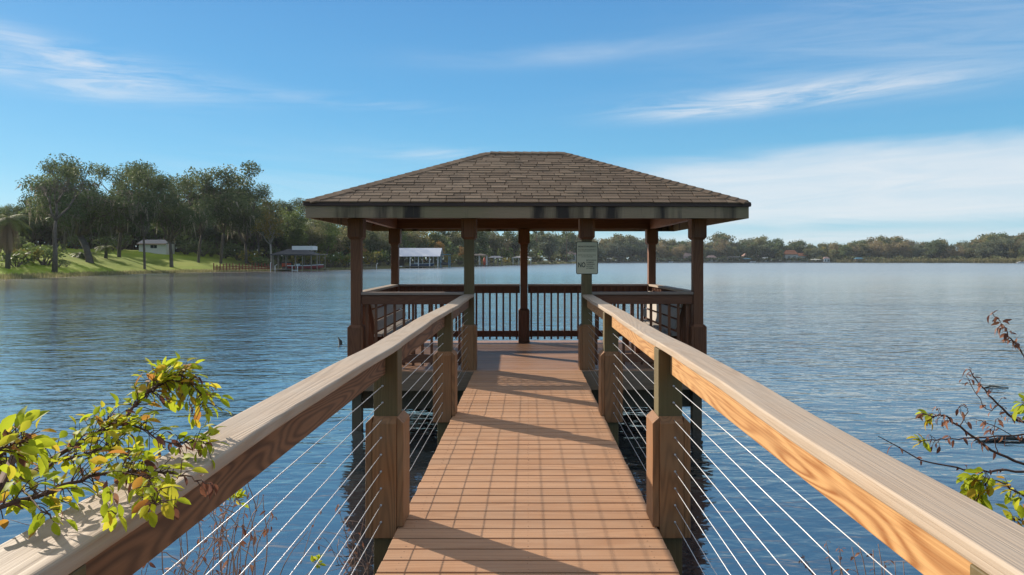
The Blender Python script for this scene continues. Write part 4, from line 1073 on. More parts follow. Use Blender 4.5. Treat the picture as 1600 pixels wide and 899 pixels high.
# white shed on the lawn
def shed():
    d = 160; x0, x1 = gx(217, d), gx(259, d); z0 = ground_z((x0+x1)/2, d); W = x1-x0; H = 3.1
    zt = gz(381, d)-z0
    t = thing('garden_shed', 'small white shed with a low roof and one dark window on the lawn', 'shed', ((x0+x1)/2, d, z0))
    m_ = MB(); m_.box(-W/2,W/2,0,4,-.6,zt); m_.build('wall', M['white'], t)
    m_ = MB(); gable(m_, -W/2-.25,W/2+.25,-.4,4.4,zt,zt+1.0); m_.build('roof', M['greyroof'], t)
    m_ = MB(); m_.box(-W/2-.27,W/2+.27,-.46,-.40,zt-.2,zt+.02); m_.build('fascia', M['brickp'], t)
    windows(t, [(-.4,.35,zt*.52,zt*.85),(.42,1.1,zt*.52,zt*.85)], 0)
shed()
def house_left():
    d = 172; x0, x1 = gx(112, d), gx(182, d); z0 = ground_z((x0+x1)/2, d); zt = gz(374, d)-z0; W = x1-x0
    t = thing('house', 'grey roofed house half hidden behind the mossy oak', 'house', ((x0+x1)/2, d, z0))
    m_ = MB(); m_.box(-W/2,W/2,0,8,-.8,zt); m_.build('wall', M['greyroof'], t)
    m_ = MB(); hip(m_, -W/2-.6,W/2+.6,-.6,8.6,zt,zt+2.6,W*.55); m_.build('roof', M['greyroof'], t)
    windows(t, [(-W*.3,-W*.3+1.4,.8,zt-.5),(0,1.6,.8,zt-.5)], 0)
    d = 165; x0, x1 = gx(70, d), gx(104, d); z0 = ground_z((x0+x1)/2, d); zt = gz(366, d)-z0; W = x1-x0
    t = thing('house', 'blue grey house wall with tall white windows in the shade behind the dead tree', 'house', ((x0+x1)/2, d, z0))
    m_ = MB(); m_.box(-W/2,W/2,0,7,-.8,zt); m_.build('wall', M['bluep'], t)
    m_ = MB(); hip(m_, -W/2-.5,W/2+.5,-.5,7.5,zt,zt+1.8,W*.3); m_.build('roof', M['darkroof'], t)
    windows(t, [(.0,.9,.8,zt-.6),(1.2,2.0,.8,zt-.6)], 0, 'white')
house_left()
# dark boathouse
def boat(name, label, x, y, z, Ln, W, H, hull, deckm, rz=0, group=None, shield=True, stripe=None):
    t = thing(name, label, 'boat', (x,y,z), rz, group)
    m_ = MB(); st = 10; secs = []
    for i in range(st+1):
        u = i/st; hw_ = W/2*(1-max(0,(u-.45)/.55)**2.2)*(.9+.1*min(1,u*4)); sh_ = H*(1+.25*max(0,u-.5)*2); kl = H*.55*max(0,(u-.7)/.3)**2
        xx = -Ln/2+Ln*u; secs.append([(xx,-hw_,sh_),(xx,-hw_*.8,sh_*.35+kl*.5),(xx,0,kl),(xx,hw_*.8,sh_*.35+kl*.5),(xx,hw_,sh_)])
    b = len(m_.v)
    for s_ in secs: m_.v += s_
    for i in range(st):
        for j in range(4): m_.f.append((i*5+j,(i+1)*5+j,(i+1)*5+j+1,i*5+j+1)); m_.r.append(.5); m_.m.append(0)
    m_.f.append((0,1,2,3,4)); m_.r.append(.5); m_.m.append(0)
    m_.build('hull', hull, t, smooth=False)
    m_ = MB()
    for i in range(st):
        a, c = secs[i], secs[i+1]; f = .04
        m_.face([(a[0][0],a[0][1]-.03,a[0][2]+f),(c[0][0],c[0][1]-.03,c[0][2]+f),(c[4][0],c[4][1]+.03,c[4][2]+f),(a[4][0],a[4][1]+.03,a[4][2]+f)])
        m_.face([(a[0][0],a[0][1]-.03,a[0][2]+f),(a[0][0],a[0][1]-.03,a[0][2]-.12),(c[0][0],c[0][1]-.03,c[0][2]-.12),(c[0][0],c[0][1]-.03,c[0][2]+f)])
    m_.build('deck', deckm, t)
    if shield:
        m_ = MB(); m_.hexa([(.1*Ln,-W*.35,H+.05),(.2*Ln,-W*.3,H+.1),(.2*Ln,W*.3,H+.1),(.1*Ln,W*.35,H+.05),(.06*Ln,-W*.33,H+.45),(.09*Ln,-W*.28,H+.45),(.09*Ln,W*.28,H+.45),(.06*Ln,W*.33,H+.45)]); m_.build('windshield', M['window'], t)
        m_ = MB(); m_.box(-.3*Ln,-.2*Ln,-W*.3,W*.3,H+.04,H+.35); m_.build('seat', deckm, t)
    m_ = MB(); m_.box(-Ln/2-.35,-Ln/2-.02,-.2,.2,H*.2,H+.3); m_.build('engine', M['darkroof'], t, bevel=.03)
    return t
def dark_boathouse():
    d = 147; x0, x1 = gx(424, d), gx(500, d); W = x1-x0
    t = thing('boathouse', 'dark hip roofed boathouse with a pale balcony box on its roof', 'boathouse', ((x0+x1)/2, d, WZ), group='boathouses on the lawn shore')
    ze = gz(397.5, d)-WZ; zr = gz(391, d)-WZ
    m_ = MB(); hip(m_, -W/2,W*.34,-.5,6.5,ze,zr+.3,W*.35,.22); m_.build('roof', M['darkroof'], t)
    m_ = MB(); m_.box(W*.34,W*.52,.5,5,ze-.12,ze+.06); m_.build('side_awning', M['dockw'], t)
    m_ = MB(); zb = gz(390.6,d)-WZ; z_t = gz(384.3,d)-WZ; m_.box(-W*.13,W*.30,1.6,1.7,zb,z_t); m_.box(-W*.13,W*.30,4.9,5.0,zb,z_t); m_.box(-W*.13,-W*.13+.1,1.7,4.9,zb,z_t); m_.box(W*.30-.1,W*.30,1.7,4.9,zb,z_t); m_.build('balcony', M['white'], t)
    for x in (-W*.46,-W*.36,-W*.2,0,W*.14,W*.32,W*.44):
        for y in (0,5.8):
            m_ = MB(); m_.box(x-.08,x+.08,y-.08,y+.08,-1.5,ze-.2); m_.build('post', M['dockw'], t)
    m_ = MB(); m_.box(-W/2,-W*.12,-.6,7,.35,.5); m_.build('dock_floor', M['dockw'], t)
    m_ = MB(); m_.box(-W*.12,W*.5,5.2,7,.35,.5); m_.build('dock_walkway', M['dockw'], t)
    m_ = MB(); m_.tube([(-W*.49,-.7,-1.2),(-W*.49,-.7,1.9),(-W*.485,-.7,1.95)], .09, 6); m_.build('ladder_rail', M['white'], t)
    m_ = MB(); m_.tube([(-W*.40,-.7,-1.2),(-W*.40,-.7,1.2),(-W*.36,-.7,1.5)], .09, 6); m_.build('ladder_rail', M['white'], t)
    for x in (-.05, .06):
        m_ = MB(); m_.tube([(W*x,-.7,-1),(W*x,-.7,1.3)], .08, 6); m_.build('lift_post', M['white'], t)
    m_ = MB(); m_.box(-W*.05,W*.06,-.75,-.6,.15,.3); m_.build('lift_beam', M['white'], t)
    boat('motor_boat', 'long red and blue boat with white deck lying in the dark boathouse', (x0+x1)/2+W*.14, d+2.4, WZ+.35, 7.6, 2.2, .9, M['redhull'], M['white'], 0)
    k = thing('life_vest_rack', 'rack of orange life vests on the dark boathouse dock', 'rack', ((x0+x1)/2-W*.25, d+2.0, WZ+.5))
    m_ = MB(); m_.box(-1.1,1.1,-.04,.04,0,1.5); m_.build('rack_board', M['darkw'], k)
    for i in range(4):
        m_ = MB(); m_.box(-1.0+i*.52,-.6+i*.52,-.22,-.05,.5+.05*(i % 2),1.25,bevel if False else .5); m_.build('life_vest', M['orangep'], k, bevel=.05)
dark_boathouse()
def white_boathouse():
    d = 206; x0, x1 = gx(612, d), gx(688, d); W = x1-x0
    t = thing('boathouse', 'open boathouse with a long white ribbed metal roof', 'boathouse', ((x0+x1)/2, d, WZ), group='boathouses on the lawn shore')
    ze = gz(400.6, d)-WZ; zr = gz(389.5, d)-WZ
    m_ = MB(); gable(m_, -W/2,W/2,-.8,8.8,ze,zr+.4,.1); m_.build('roof', M['ribbed'], t)
    for x in (-W*.45,-W*.12,W*.05,W*.28,W*.45):
        for y in (0,8):
            m_ = MB(); m_.box(x-.14,x+.14,y-.14,y+.14,-1.5,ze-.1); m_.build('post', M['white'], t)
    m_ = MB(); m_.box(-W*.6,W*.45,-1.2,-.2,.45,.62); m_.build('dock_floor', M['dockw'], t)
    m_ = MB(); m_.box(-W*.6,W*.45,6,9,.45,.62); m_.build('dock_walkway', M['dockw'], t)
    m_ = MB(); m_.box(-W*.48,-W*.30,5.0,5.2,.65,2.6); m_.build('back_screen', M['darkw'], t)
    for x in (-W*.5,-W*.3,-W*.1,W*.1,W*.3):
        m_ = MB(); m_.tube([(x,-1.1,-1.5),(x,-1.1,.44)], .12, 6); m_.build('pile', M['darkw'], t)
    boat('motor_boat', 'pale blue motor boat moored under the white ribbed roof', (x0+x1)/2+W*.10, d+3.2, WZ+.30, 7.2, 2.4, 1.0, M['bluehull'], M['white'], 0)
    boat('rowing_boat', 'white swan necked pedal boat at the end of the white boathouse dock', (x0+x1)/2-W*.36, d-2.5, WZ-.1, 3.2, 1.3, .6, M['white'], M['white'], 0, shield=False)
    b = thing('boat_lift', 'blue painted boat lift frame standing beside the white boathouse', 'boat lift', (gx(694,d), d+1.0, WZ))
    for x in (-1.3,1.3):
        for y in (0,3.5):
            m_ = MB(); m_.box(x-.1,x+.1,y-.1,y+.1,-1.5,4.0 if x < 0 else 3.6); m_.build('post', M['bluep'], b)
    m_ = MB(); m_.box(-1.6,1.5,-.15,3.65,3.62 if False else 4.02,4.2); m_.build('canopy', M['bluep'], b)
    m_ = MB(); m_.box(-1.2,1.2,.1,3.4,.9,1.7); m_.build('cradle', M['darkroof'], b, bevel=.2)
white_boathouse()
def dock_shelter(px0, px1, py_t, d, label, roofm, group, postm='white', deckz=.5, sides=True):
    x0, x1 = gx(px0,d), gx(px1,d); W = x1-x0; zt = gz(py_t,d)-WZ
    t = thing('dock_shelter', label, 'boathouse', ((x0+x1)/2, d, WZ), group=group)
    m_ = MB(); hip(m_, -W/2,W/2,-.4,5.4,zt-.7,zt,W*.5,.15); m_.build('roof', roofm, t)
    for x in (-W*.45,-W*.15,W*.15,W*.45):
        for y in (0,5):
            m_ = MB(); m_.box(x-.12,x+.12,y-.12,y+.12,-1.5,zt-.75); m_.build('post', M[postm], t)
    m_ = MB(); m_.box(-W*.55,W*.55,-.5,5.5,deckz-.15,deckz); m_.build('dock_floor', M['dockw'], t)
    return t
dock_shelter(724, 762, 396.5, 268, 'brown roofed dock shelter where an orange kayak stands', M['darkw'], 'dock shelters between the back posts')
dock_shelter(763, 785, 400, 278, 'low grey dock shelter under the bright lime cypress', M['greyroof'], 'dock shelters between the back posts', 'dockw')
dock_shelter(800, 831, 400.5, 330, 'small pale dock shelter behind the middle back post', M['greyroof'], 'dock shelters between the back posts')
def kayak():
    d = 266; t = thing('kayak', 'orange kayak standing on end by the brown roofed dock shelter', 'kayak', (gx(757,d), d-1.2, WZ+.35))
    m_ = MB(); m_.tube([(0,0,0),(0,0,.5),(.05,0,1.4),(0,0,2.6),(-.05,0,3.2)], [.15,.42,.5,.35,.06], 10); m_.build('hull', M['orangep'], t, smooth=True)
    m_ = MB(); m_.tube([(0,-.42,1.2),(0,-.52,1.25)], .22, 10); m_.build('cockpit', M['darkroof'], t)
    m_ = MB(); m_.box(-3.5,1.2,-.8,.8,-.15,-.0); f = m_
    o = f.build('floating_dock', M['darkw']); o.location = (gx(757,d), d-1.2, WZ+.34); tag(o, 'dark floating platform under the orange kayak', 'platform')
kayak()
# jetty rail (pale) and red fence
def jetty():
    d = 178; x0, x1 = gx(566,d), gx(588,d); W = x1-x0
    t = thing('jetty', 'small grey jetty with a pale handrail between the pavilion posts', 'jetty', ((x0+x1)/2, d, WZ))
    m_ = MB(); m_.box(-W/2,W/2,0,1.6,.3,.45); m_.build('dock_floor', M['dockw'], t)
    for x in np.linspace(-W*.48, W*.48, 4):
        m_ = MB(); m_.box(x-.05,x+.05,.02,.12,-1.2,1.25); m_.build('post', M['dockw'], t)
    for z in (.8, 1.2):
        m_ = MB(); m_.box(-W*.48+.05,W*.48-.05,.03,.1,z,z+.08); m_.build('handrail', M['dockw'], t)
    m_ = MB(); m_.tube([(W*.52,0,0),(W*.52,0,1.1),(W*.56,0,1.6),(W*.62,0,1.65)], .09, 6); m_.build('ladder_rail', M['white'], t)
jetty()
def red_fence():
    t = thing('low_fence', 'low red brown fence of posts and boards along the water edge', 'fence', (gx(380,150), 0, 0))
    pts = []
    for px in np.linspace(334, 424, 19):
        d = shore_depth(px)+1.2; pts.append((gx(px,d)-gx(380,150), d, max(ground_z(gx(px,d), d), WZ)))
    for i, p in enumerate(pts):
        m_ = MB(); m_.box(p[0]-.08,p[0]+.08,p[1]-.08,p[1]+.08,p[2]-.4,p[2]+1.25+.35*rng.random()); m_.build('post', M['redw'], t)
        if i:
            q = pts[i-1]
            for z in (.25, .65):
                m_ = MB(); m_.hexa([(q[0]+.08,q[1]-.06,q[2]+z),(p[0]-.08,p[1]-.06,p[2]+z),(p[0]-.08,p[1]-.02,p[2]+z),(q[0]+.08,q[1]-.02,q[2]+z),(q[0]+.08,q[1]-.06,q[2]+z+.22),(p[0]-.08,p[1]-.06,p[2]+z+.22),(p[0]-.08,p[1]-.02,p[2]+z+.22),(q[0]+.08,q[1]-.02,q[2]+z+.22)]); m_.build('board', M['redw'], t)
red_fence()
# far shore houses and docks
def far_house(px0, px1, py_r, py_e, off, label, wallm, roofm, rl=.5, arches=0, name='house', cat='house'):
    pm = (px0+px1)/2; d = shore_depth(pm)+off; x0, x1 = gx(px0,d), gx(px1,d); W = x1-x0; z0 = max(ground_z((x0+x1)/2, d), WZ+.3); ze = gz(py_e,d)-z0; zr = gz(py_r,d)-z0
    t = thing(name, label, cat, ((x0+x1)/2, d, z0), group='houses and huts on the far shore'); D = max(4, W*.5)
    m_ = MB(); m_.box(-W*.46,W*.46,0,D,-.8,ze); m_.build('wall', M[wallm], t)
    m_ = MB(); hip(m_, -W/2,W/2,-W*.04,D+W*.04,ze,zr,W*rl,.2); m_.build('roof', M[roofm], t)
    n = max(2, int(W/5)); windows(t, [(-W*.4+W*.8*(i+.25)/n, -W*.4+W*.8*(i+.75)/n, ze*.25, ze*.75) for i in range(n)], 0)
    return t
t = far_house(1226, 1248, 391, 397.5, 20, 'large house with a high orange tiled roof among the far trees', 'offwhite', 'tile', .6)
far_house(1244, 1264, 395.5, 400, 22, 'lower orange roofed wing with pale columns beside the large orange roof', 'offwhite', 'tile', .5)
far_house(1068, 1082, 395, 400, 8, 'pale pink arched house by the water past the back corner post', 'brickp', 'brickp', .5)
far_house(1104, 1120, 399, 402.5, 6, 'low cream roofed house beside the pavilion corner post', 'offwhite', 'brickp', .5)
far_house(1189, 1204, 402, 404.5, 4, 'small cream boat hut with a dark opening', 'offwhite', 'offwhite', .5, name='boat_hut', cat='hut')
far_house(1287, 1297, 401.5, 404, 1, 'small pink roofed boat hut with white posts at the water', 'white', 'brickp', .4, name='boat_hut', cat='hut')
far_house(1162, 1186, 394, 400, 18, 'wide brown roofed house behind the far docks', 'darkw', 'brickp', .5)
far_house(1337, 1350, 402.5, 404.5, 0, 'small blue roofed shelter at the start of the reeds', 'darkw', 'bluep', .6, name='boat_hut', cat='hut')
far_house(884, 902, 393, 397.5, 30, 'brown roofed house between the far pines beside the notice', 'offwhite', 'brickp', .4)
def far_dock(px0, px1, py_t, label, roofm, off=-6):
    pm = (px0+px1)/2; d = shore_depth(pm)+off; dock_shelter(px0, px1, py_t, d, label, M[roofm], 'dock roofs on the far shore', 'dockw', .8)
far_dock(1136, 1160, 401, 'long flat dark dock roof with white posts on the far shore', 'darkroof')
far_dock(1162, 1174, 403.5, 'small pale blue dock roof on the far shore', 'bluep')
far_dock(960, 976, 401, 'dark purple boat dock roof past the notice', 'darkroof')
far_dock(948, 957, 403, 'tiny pale dock roof past the notice', 'offwhite')
far_dock(1268, 1284, 405, 'low cream dock roof beside the pink boat hut', 'offwhite')
for px, lb, Ln in ((1048,'tiny white boat floating before the far shore past the back corner post',4.5),(1176,'white motor boat beside the pale blue dock roof',6),(1598,'white boat at the end of the far reeds',9)):
    d = shore_depth(px)-10; boat('motor_boat', lb, gx(px,d), d, WZ-.15, Ln, 2.2, 1.1, M['white'], M['white'], 0, group='white boats near the far shore')
def seawall(px0, px1, off, h, label):
    t = MB(); n = 12; x = np.linspace(px0, px1, n+1)
    for a, b in zip(x[:-1], x[1:]):
        da, db = shore_depth(a)+off, shore_depth(b)+off
        t.hexa([(gx(a,da),da,WZ-.5),(gx(b,db),db,WZ-.5),(gx(b,db),db+.6,WZ-.5),(gx(a,da),da+.6,WZ-.5),(gx(a,da),da,WZ+h),(gx(b,db),db,WZ+h),(gx(b,db),db+.6,WZ+h),(gx(a,da),da+.6,WZ+h)])
    tag(t.build('seawall', M['dockw']), label, 'wall')
seawall(935, 1115, -.5, 1.0, 'low grey brown seawall beneath the far houses by the notice')
seawall(1118, 1300, -.5, 1.0, 'low grey brown seawall beneath the orange roofed house')

# ------------------------------------------------------------------ driftwood in the lake
def stick(label, pts, r_, name='driftwood'):
    m_ = MB(); m_.tube(pts, r_, 6); o = m_.build(name, M['ink'], smooth=True); tag(o, label, 'stick')
p = P(533, 537, 19.7); stick('short dark stump poking out of the lake by the pavilion corner', [(p.x,p.y,WZ-.2),(p.x-.02,p.y,WZ+.06),(p.x-.09,p.y,WZ+.17)], [.07,.05,.015])
p = P(1590, 690, 9.0); stick('dark floating branch behind the bare twigs', [(p.x-.55,p.y,WZ+.0),(p.x-.1,p.y+.1,WZ+.03),(p.x+.5,p.y,WZ+.01)], [.01,.026,.014])
p = P(1555, 606, 12.8); stick('small dark floating stick out on the lake', [(p.x-.25,p.y,WZ+.0),(p.x,p.y+.1,WZ+.02),(p.x+.25,p.y,WZ+.01)], [.006,.016,.008])

# ------------------------------------------------------------------ shrubs beside the railings
LM['fresh'] = leafmat('fresh_yellow_green_leaf', [(.42,.47,.02),(.34,.42,.015),(.55,.53,.03),(.60,.38,.03),(.42,.16,.03)], .55, .0, .6, .2)
LM['dry'] = leafmat('dry_brown_leaf', [(.12,.045,.03),(.24,.09,.05),(.34,.16,.09)], .3, .0, .6, .3)
def leaf_geo(V, Fs, rn, p, d, n_, L_, W_, bend, tint):
    d = d.normalized(); s = d.cross(n_); 
    if s.length < 1e-3: s = d.cross(Vector((1,0,0)))
    s.normalize(); n_ = s.cross(d).normalized(); b = len(V)
    prof = ((0,0),(.22,.75),(.5,1),(.78,.7),(1,.02)); rows = []
    for t, w_ in prof:
        c = p+d*(L_*t)-n_*(bend*L_*t*t); up = n_*(W_*.5*w_*.35)
        rows.append((c+s*W_*.5*w_+up, c, c-s*W_*.5*w_+up))
    for r_ in rows: V.extend(tuple(q) for q in r_)
    for i in range(4):
        for j in range(2): a = b+i*3+j; Fs.append((a, a+1, a+4, a+3)); rn.append(tint)
def shrub(name, label, cat, branches, leafmat_, root, seed, lsize=.035, twigm=None, group=None, dryf=0.0):
    """branches: list of (points, r0, r1, leaf spots [(t0,t1,n,spread,droop)])"""
    r0 = random.Random(seed); t = thing(name, label, cat, root, group=group); rt = Vector(root)
    tw = MB(); V = []; Fs = []; rn = []; V2 = []; F2 = []; rn2 = []
    for br in branches:
        pts = [Vector(q)-rt for q in br[0]]
        # smooth (Catmull-Rom)
        sm = []
        for i in range(len(pts)-1):
            a, b, c, d = pts[max(0,i-1)], pts[i], pts[i+1], pts[min(len(pts)-1,i+2)]
            for k in range(6):
                u = k/6; sm.append(.5*((2*b)+(c-a)*u+(2*a-5*b+4*c-d)*u*u+(3*b-3*c+d-a)*u**3))
        sm.append(pts[-1]); n = len(sm)
        for i in range(1, n-1): sm[i] = sm[i]+Vector((r0.uniform(-1,1), r0.uniform(-1,1), r0.uniform(-1,1)))*.004
        tw.tube(sm, [br[1]+(br[2]-br[1])*i/(n-1) for i in range(n)], 6)
        for (t0, t1, cnt, spread, droop) in br[3]:
            dry = cnt < 0
            for _ in range(int(abs(cnt)*(1.25 if cnt > 0 else 1.2))):
                f = (t0+(t1-t0)*r0.random())*(n-1); i = min(n-2, int(f)); p = sm[i].lerp(sm[i+1], f-i)
                dr = (sm[i+1]-sm[i]).normalized()
                o_ = Vector((r0.gauss(0,1), r0.gauss(0,1), r0.gauss(.25,.8)))
                o_ = (o_-dr*o_.dot(dr)).normalized()
                st = spread*r0.random()
                q = p+(o_+dr*.5).normalized()*st
                if st > .012: tw.tube([p, (p+q)/2+Vector((0,0,.003)), q], [.0012,.001,.0008], 4, cap=False)
                ld = (o_*.7+dr*.7+Vector((0,0,-droop))+Vector((r0.gauss(0,.4),r0.gauss(0,.4),r0.gauss(0,.3)))).normalized()
                nn = Vector((r0.gauss(0,.6),r0.gauss(0,.6),1)); sz = lsize*r0.uniform(.65,1.3)
                if dry or r0.random() < dryf: leaf_geo(V2, F2, rn2, q, ld+Vector((0,0,-.5)), nn, sz*.8, sz*.35, r0.uniform(.2,.9), r0.random()*.99)
                else: leaf_geo(V, Fs, rn, q, ld, nn, sz, sz*r0.uniform(.42,.6), r0.uniform(.0,.5), min(.99, abs(r0.gauss(.0,.42))))
    tw.build('stem', twigm or M['twig'], t, smooth=True)
    if V: np_mesh('foliage', V, Fs, leafmat_, rn, t, smooth=True)
    if V2: np_mesh('dry_foliage', V2, F2, LM['dry'], rn2, t, smooth=True)
    return t
A = lambda *q: [P(*k) if len(k) == 3 and not isinstance(k, Vector) else k for k in q]
rootL = Vector((-1.5, .9, -.55))
gzr = -.6
brs = [
 # the long branch running up to the top cluster
 (A(rootL, (-60,880,0.992), (40,745,1.388), (130,690,1.620), (200,645,1.720), (235,612,1.800), (262,596,1.840)), .008, .0018, [(.45,.75,45,.05,.1),(.80,1.0,60,.06,.1)]),
 (A((200,645,1.720), (250,598,1.800), (300,600,1.840), (322,640,1.860)), .003, .001, [(.25,1.0,89,.055,.35)]),
 (A((225,625,1.780), (250,590,1.840), (280,585,1.880)), .002, .001, [(.3,1.0,62,.05,.1)]),
 (A((130,690,1.620), (200,664,1.700), (262,690,1.657), (325,694,1.634)), .003, .001, [(.05,.55,54,.05,.1),(.55,.8,-14,.03,.4),(.72,1.0,30,.045,.3)]),
 (A((40,745,1.388), (110,715,1.523), (175,700,1.601), (212,730,1.452)), .004, .0012, [(.15,1.0,83,.06,.2)]),
 (A((-20,800,1.194), (60,775,1.275), (140,745,1.388), (230,735,1.430), (300,748,1.376), (330,756,1.344)), .005, .001, [(.05,.6,81,.05,.3),(.55,.75,22,.045,.5),(.82,1.0,-7,.02,.3)]),
 (A((175,738,1.417), (225,748,1.376), (245,790,1.225)), .002, .001, [(.3,1.0,45,.04,.8)]),
 (A((140,745,1.388), (172,765,1.310), (180,805,1.179)), .0015, .0008, [(.4,1.0,12,.02,1.4)]),
 (A((-50,760,1.3), (10,750,1.36), (60,790,1.22), (85,815,1.15)), .003, .001, [(.1,1.0,26,.04,.5)]),
 (A((-60,760,1.100), (-10,720,1.150), (30,690,1.200), (50,700,1.220)), .004, .001, [(.3,1.0,54,.045,.2)]),
 (A((-40,740,1.000), (0,705,1.030), (35,690,1.060)), .003, .001, [(.3,1.0,35,.04,.2)]),
 (A((110,740,1.409), (150,700,1.601), (160,672,1.660), (172,655,1.680)), .002, .0008, [(.5,1.0,18,.04,0)]),
 (A((60,775,1.275), (30,735,1.430), (0,720,1.450)), .003, .001, [(.1,1.0,45,.05,.1)]),
]
shrub('leafy_shrub', 'shrub with fresh yellow green leaves spilling over the weathered railing cap', 'shrub', brs, LM['fresh'], (-1.5,.9,-.6), 3, .030, dryf=.10)
# dry twigs under the brown-boarded railing
r9 = random.Random(9); tws = []
for i in range(44):
    px0 = r9.uniform(170, 430) if i < 34 else r9.uniform(490, 590); Z = r9.uniform(2.2, 3.2) if i < 34 else r9.uniform(3.9, 4.3)
    x0 = (px0-825)/F*Z; x0 = min(x0, -1.0) if i < 34 else min(x0, -.98)
    p0 = Vector((x0+r9.uniform(-.1,.1), Z, WZ-.05)); top = r9.uniform(770, 900) if i < 34 else r9.uniform(780, 880)
    p3 = Vector((min(-.97, x0+r9.uniform(-.25,.35)), Z+r9.uniform(-.2,.3), EYE+(406.8-top)/F*Z))
    mid = p0.lerp(p3, .5)+Vector((r9.uniform(-.12,.12), r9.uniform(-.1,.1), 0)); q3 = p0.lerp(p3, .8)+Vector((r9.uniform(-.08,.08),0,.03))
    tws.append(([p0, mid, q3, p3], .005, .0012, [(.4,1.0,-r9.randint(1,6),.03,.6)]))
    for _ in range(2):
        a = mid.lerp(p3, r9.random()); b = a+Vector((r9.uniform(-.35,.3), r9.uniform(-.2,.2), r9.uniform(-.05,.3))); b.x = min(b.x, -.97)
        tws.append(([a, a.lerp(b,.5)+Vector((0,0,.03)), b], .002, .0008, [(.3,1.0,-r9.randint(0,3),.02,.6)]))
tws.append((A((300,905,2.6), (330,850,2.7), (352,800,2.8), (372,777,2.85)), .003, .001, [(.80,1.0,20,.035,.1)]))
tws.append((A((372,905,2.6), (352,830,2.7), (335,802,2.75)), .004, .001, [(.2,1,-4,.02,.3)]))
tws.append((A((470,905,3.6), (495,885,3.7), (497,876,3.7)), .002, .001, [(.5,1.0,12,.03,.1)]))
shrub('dry_brush', 'tangle of dry brown twigs growing from the bank beneath the brown boarded railing', 'shrub', tws, LM['fresh'], (-1.25,2.6,WZ), 5, .032, M['twigpale'])
# bare branches on the lake side
rootR = Vector((2.9, 2.0, -.6))
brr = [
 (A(rootR, (1720,800,2.5), (1640,740,2.45), (1560,710,2.4), (1500,668,2.35), (1470,648,2.3), (1448,655,2.3)), .008, .0015, [(.5,1.0,-26,.03,.6),(.88,1.0,9,.03,.3)]),
 (A((1700,650,2.5), (1600,660,2.5), (1560,632,2.5), (1530,600,2.5), (1514,574,2.5)), .006, .0012, [(.3,1.0,-20,.03,.5)]),
 (A((1560,632,2.5), (1540,640,2.5), (1510,588,2.5)), .002, .001, [(.3,1.0,-8,.02,.5)]),
 (A((1690,730,2.3), (1600,736,2.25), (1520,735,2.2), (1440,718,2.15), (1372,682,2.1)), .005, .0012, [(.3,1.0,-9,.02,.4)]),
 (A((1680,690,2.6), (1600,680,2.6), (1520,684,2.6), (1462,688,2.6), (1438,690,2.6)), .004, .0012, [(.2,.9,-22,.03,.6),(.88,1,12,.025,.2)]),
 (A((1660,720,2.4), (1600,560,2.4), (1580,530,2.4), (1565,505,2.4), (1550,490,2.4)), .004, .001, [(.35,1.0,-34,.012,.2)]),
 (A((1660,800,2.0), (1600,775,2.0), (1560,752,2.0), (1520,752,2.0)), .004, .001, [(.75,1.0,42,.04,.8),(.3,.6,8,.03,.4)]),
 (A((1540,755,2.0), (1525,770,2.0), (1530,778,2.0)), .002, .001, [(.1,1.0,26,.035,.9)]),
 (A((1690,640,1.7), (1640,625,1.7), (1600,630,1.7)), .004, .001, [(.5,1.0,14,.04,.2)]),
 (A((1690,660,1.7), (1630,650,1.7), (1605,640,1.7)), .003, .001, [(.5,1.0,10,.04,.2)]),
 (A((1660,840,1.9), (1610,818,1.9), (1580,812,1.9)), .003, .001, [(.4,1.0,22,.035,.3)]),
 (A((1640,780,2.1), (1600,772,2.1), (1580,766,2.1)), .003, .001, [(.6,1.0,8,.03,.3)]),
 (A((1560,710,2.4), (1552,670,2.4), (1565,650,2.4)), .002, .0008, [(.3,1.0,-4,.02,.4)]),
 (A((1500,668,2.35), (1512,640,2.35), (1498,638,2.35), (1516,670,2.35)), .0018, .0008, [(.3,1.0,-4,.02,.4)]),
 (A((1600,690,2.5), (1540,660,2.5), (1515,655,2.5)), .002, .0008, [(.3,1.0,-6,.02,.4)]),
]
shrub('bare_shrub', 'nearly bare shrub with thin dark branches and green tufts beyond the orange boarded railing', 'shrub', brr, LM['fresh'], (2.9,2.0,-.6), 6, .030)
tws = []
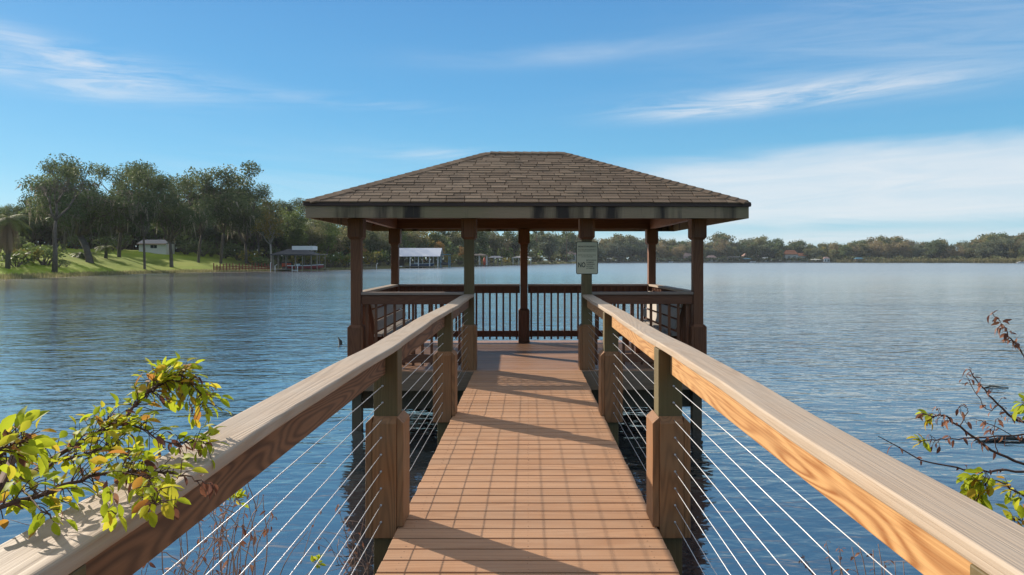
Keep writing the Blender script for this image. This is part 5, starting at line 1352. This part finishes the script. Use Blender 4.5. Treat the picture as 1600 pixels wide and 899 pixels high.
for i in range(14):
    k = i < 4; Z = r9.uniform(4.4, 4.9) if k else r9.uniform(2.6, 3.1); px0 = r9.uniform(1275, 1300) if k else r9.uniform(1360, 1430)
    x0 = (px0-825)/F*Z; p0 = Vector((x0, Z, WZ-.05)); p3 = p0+Vector((r9.uniform(-.2,.1), r9.uniform(-.1,.1), 0)); p3.z = EYE+(406.8-(r9.uniform(830,880) if k else r9.uniform(850,890)))/F*Z
    if not k and p3.x < 1.02: p3.x = 1.02
    tws.append(([p0, p0.lerp(p3,.5)+Vector((.04,0,0)), p3], .006, .0015, [(.6,1.0,-6,.03,.5)]))
shrub('dry_brush', 'few dry stalks rising from the water beneath the orange boarded railing', 'shrub', tws, LM['fresh'], (1.6,3.2,WZ), 8, .03, M['twigpale'])
# ------------------------------------------------------------------ air
hz = MB(); hz.box(-1500, 1500, -300, 1400, WZ-4.2, 42)
ho = hz.build('haze', []); hm = bpy.data.materials.new('haze'); hm.use_nodes = True; hn = hm.node_tree; hn.nodes.clear()
pv_ = N(hn, 'ShaderNodeVolumePrincipled', i_Density=.00010, i_Anisotropy=.2); pv_.inputs['Color'].default_value = (.84,.92,1,1)
hout = N(hn, 'ShaderNodeOutputMaterial'); L(hn, pv_.outputs[0], hout.inputs['Volume']); ho.data.materials.clear(); ho.data.materials.append(hm)
tag(ho, 'thin pale haze over the lake', 'haze', kind='stuff')
# labels: at most 16 words and no two alike
seen_l = set()
extra = ['slender','rounded','uneven','spreading','dense','open','crooked','bushy','domed','patchy','thin','lopsided','heavy','feathery','squat','arching']
for o in list(COL.objects):
    if o.parent is None and 'label' in o:
        lb = o['label']; ws = lb.split()
        if len(ws) > 15: print('LONG', lb)
        base = ws; i = 0
        while ' '.join(ws) in seen_l: ws = [extra[i % 16]]+base; i += 1
        o['label'] = ' '.join(ws); seen_l.add(' '.join(ws))
# unused tree kinds leave no copy behind
for k, p in PROTO.items():
    if k not in used:
        for ch in list(p.children): bpy.data.objects.remove(ch)
        bpy.data.objects.remove(p)
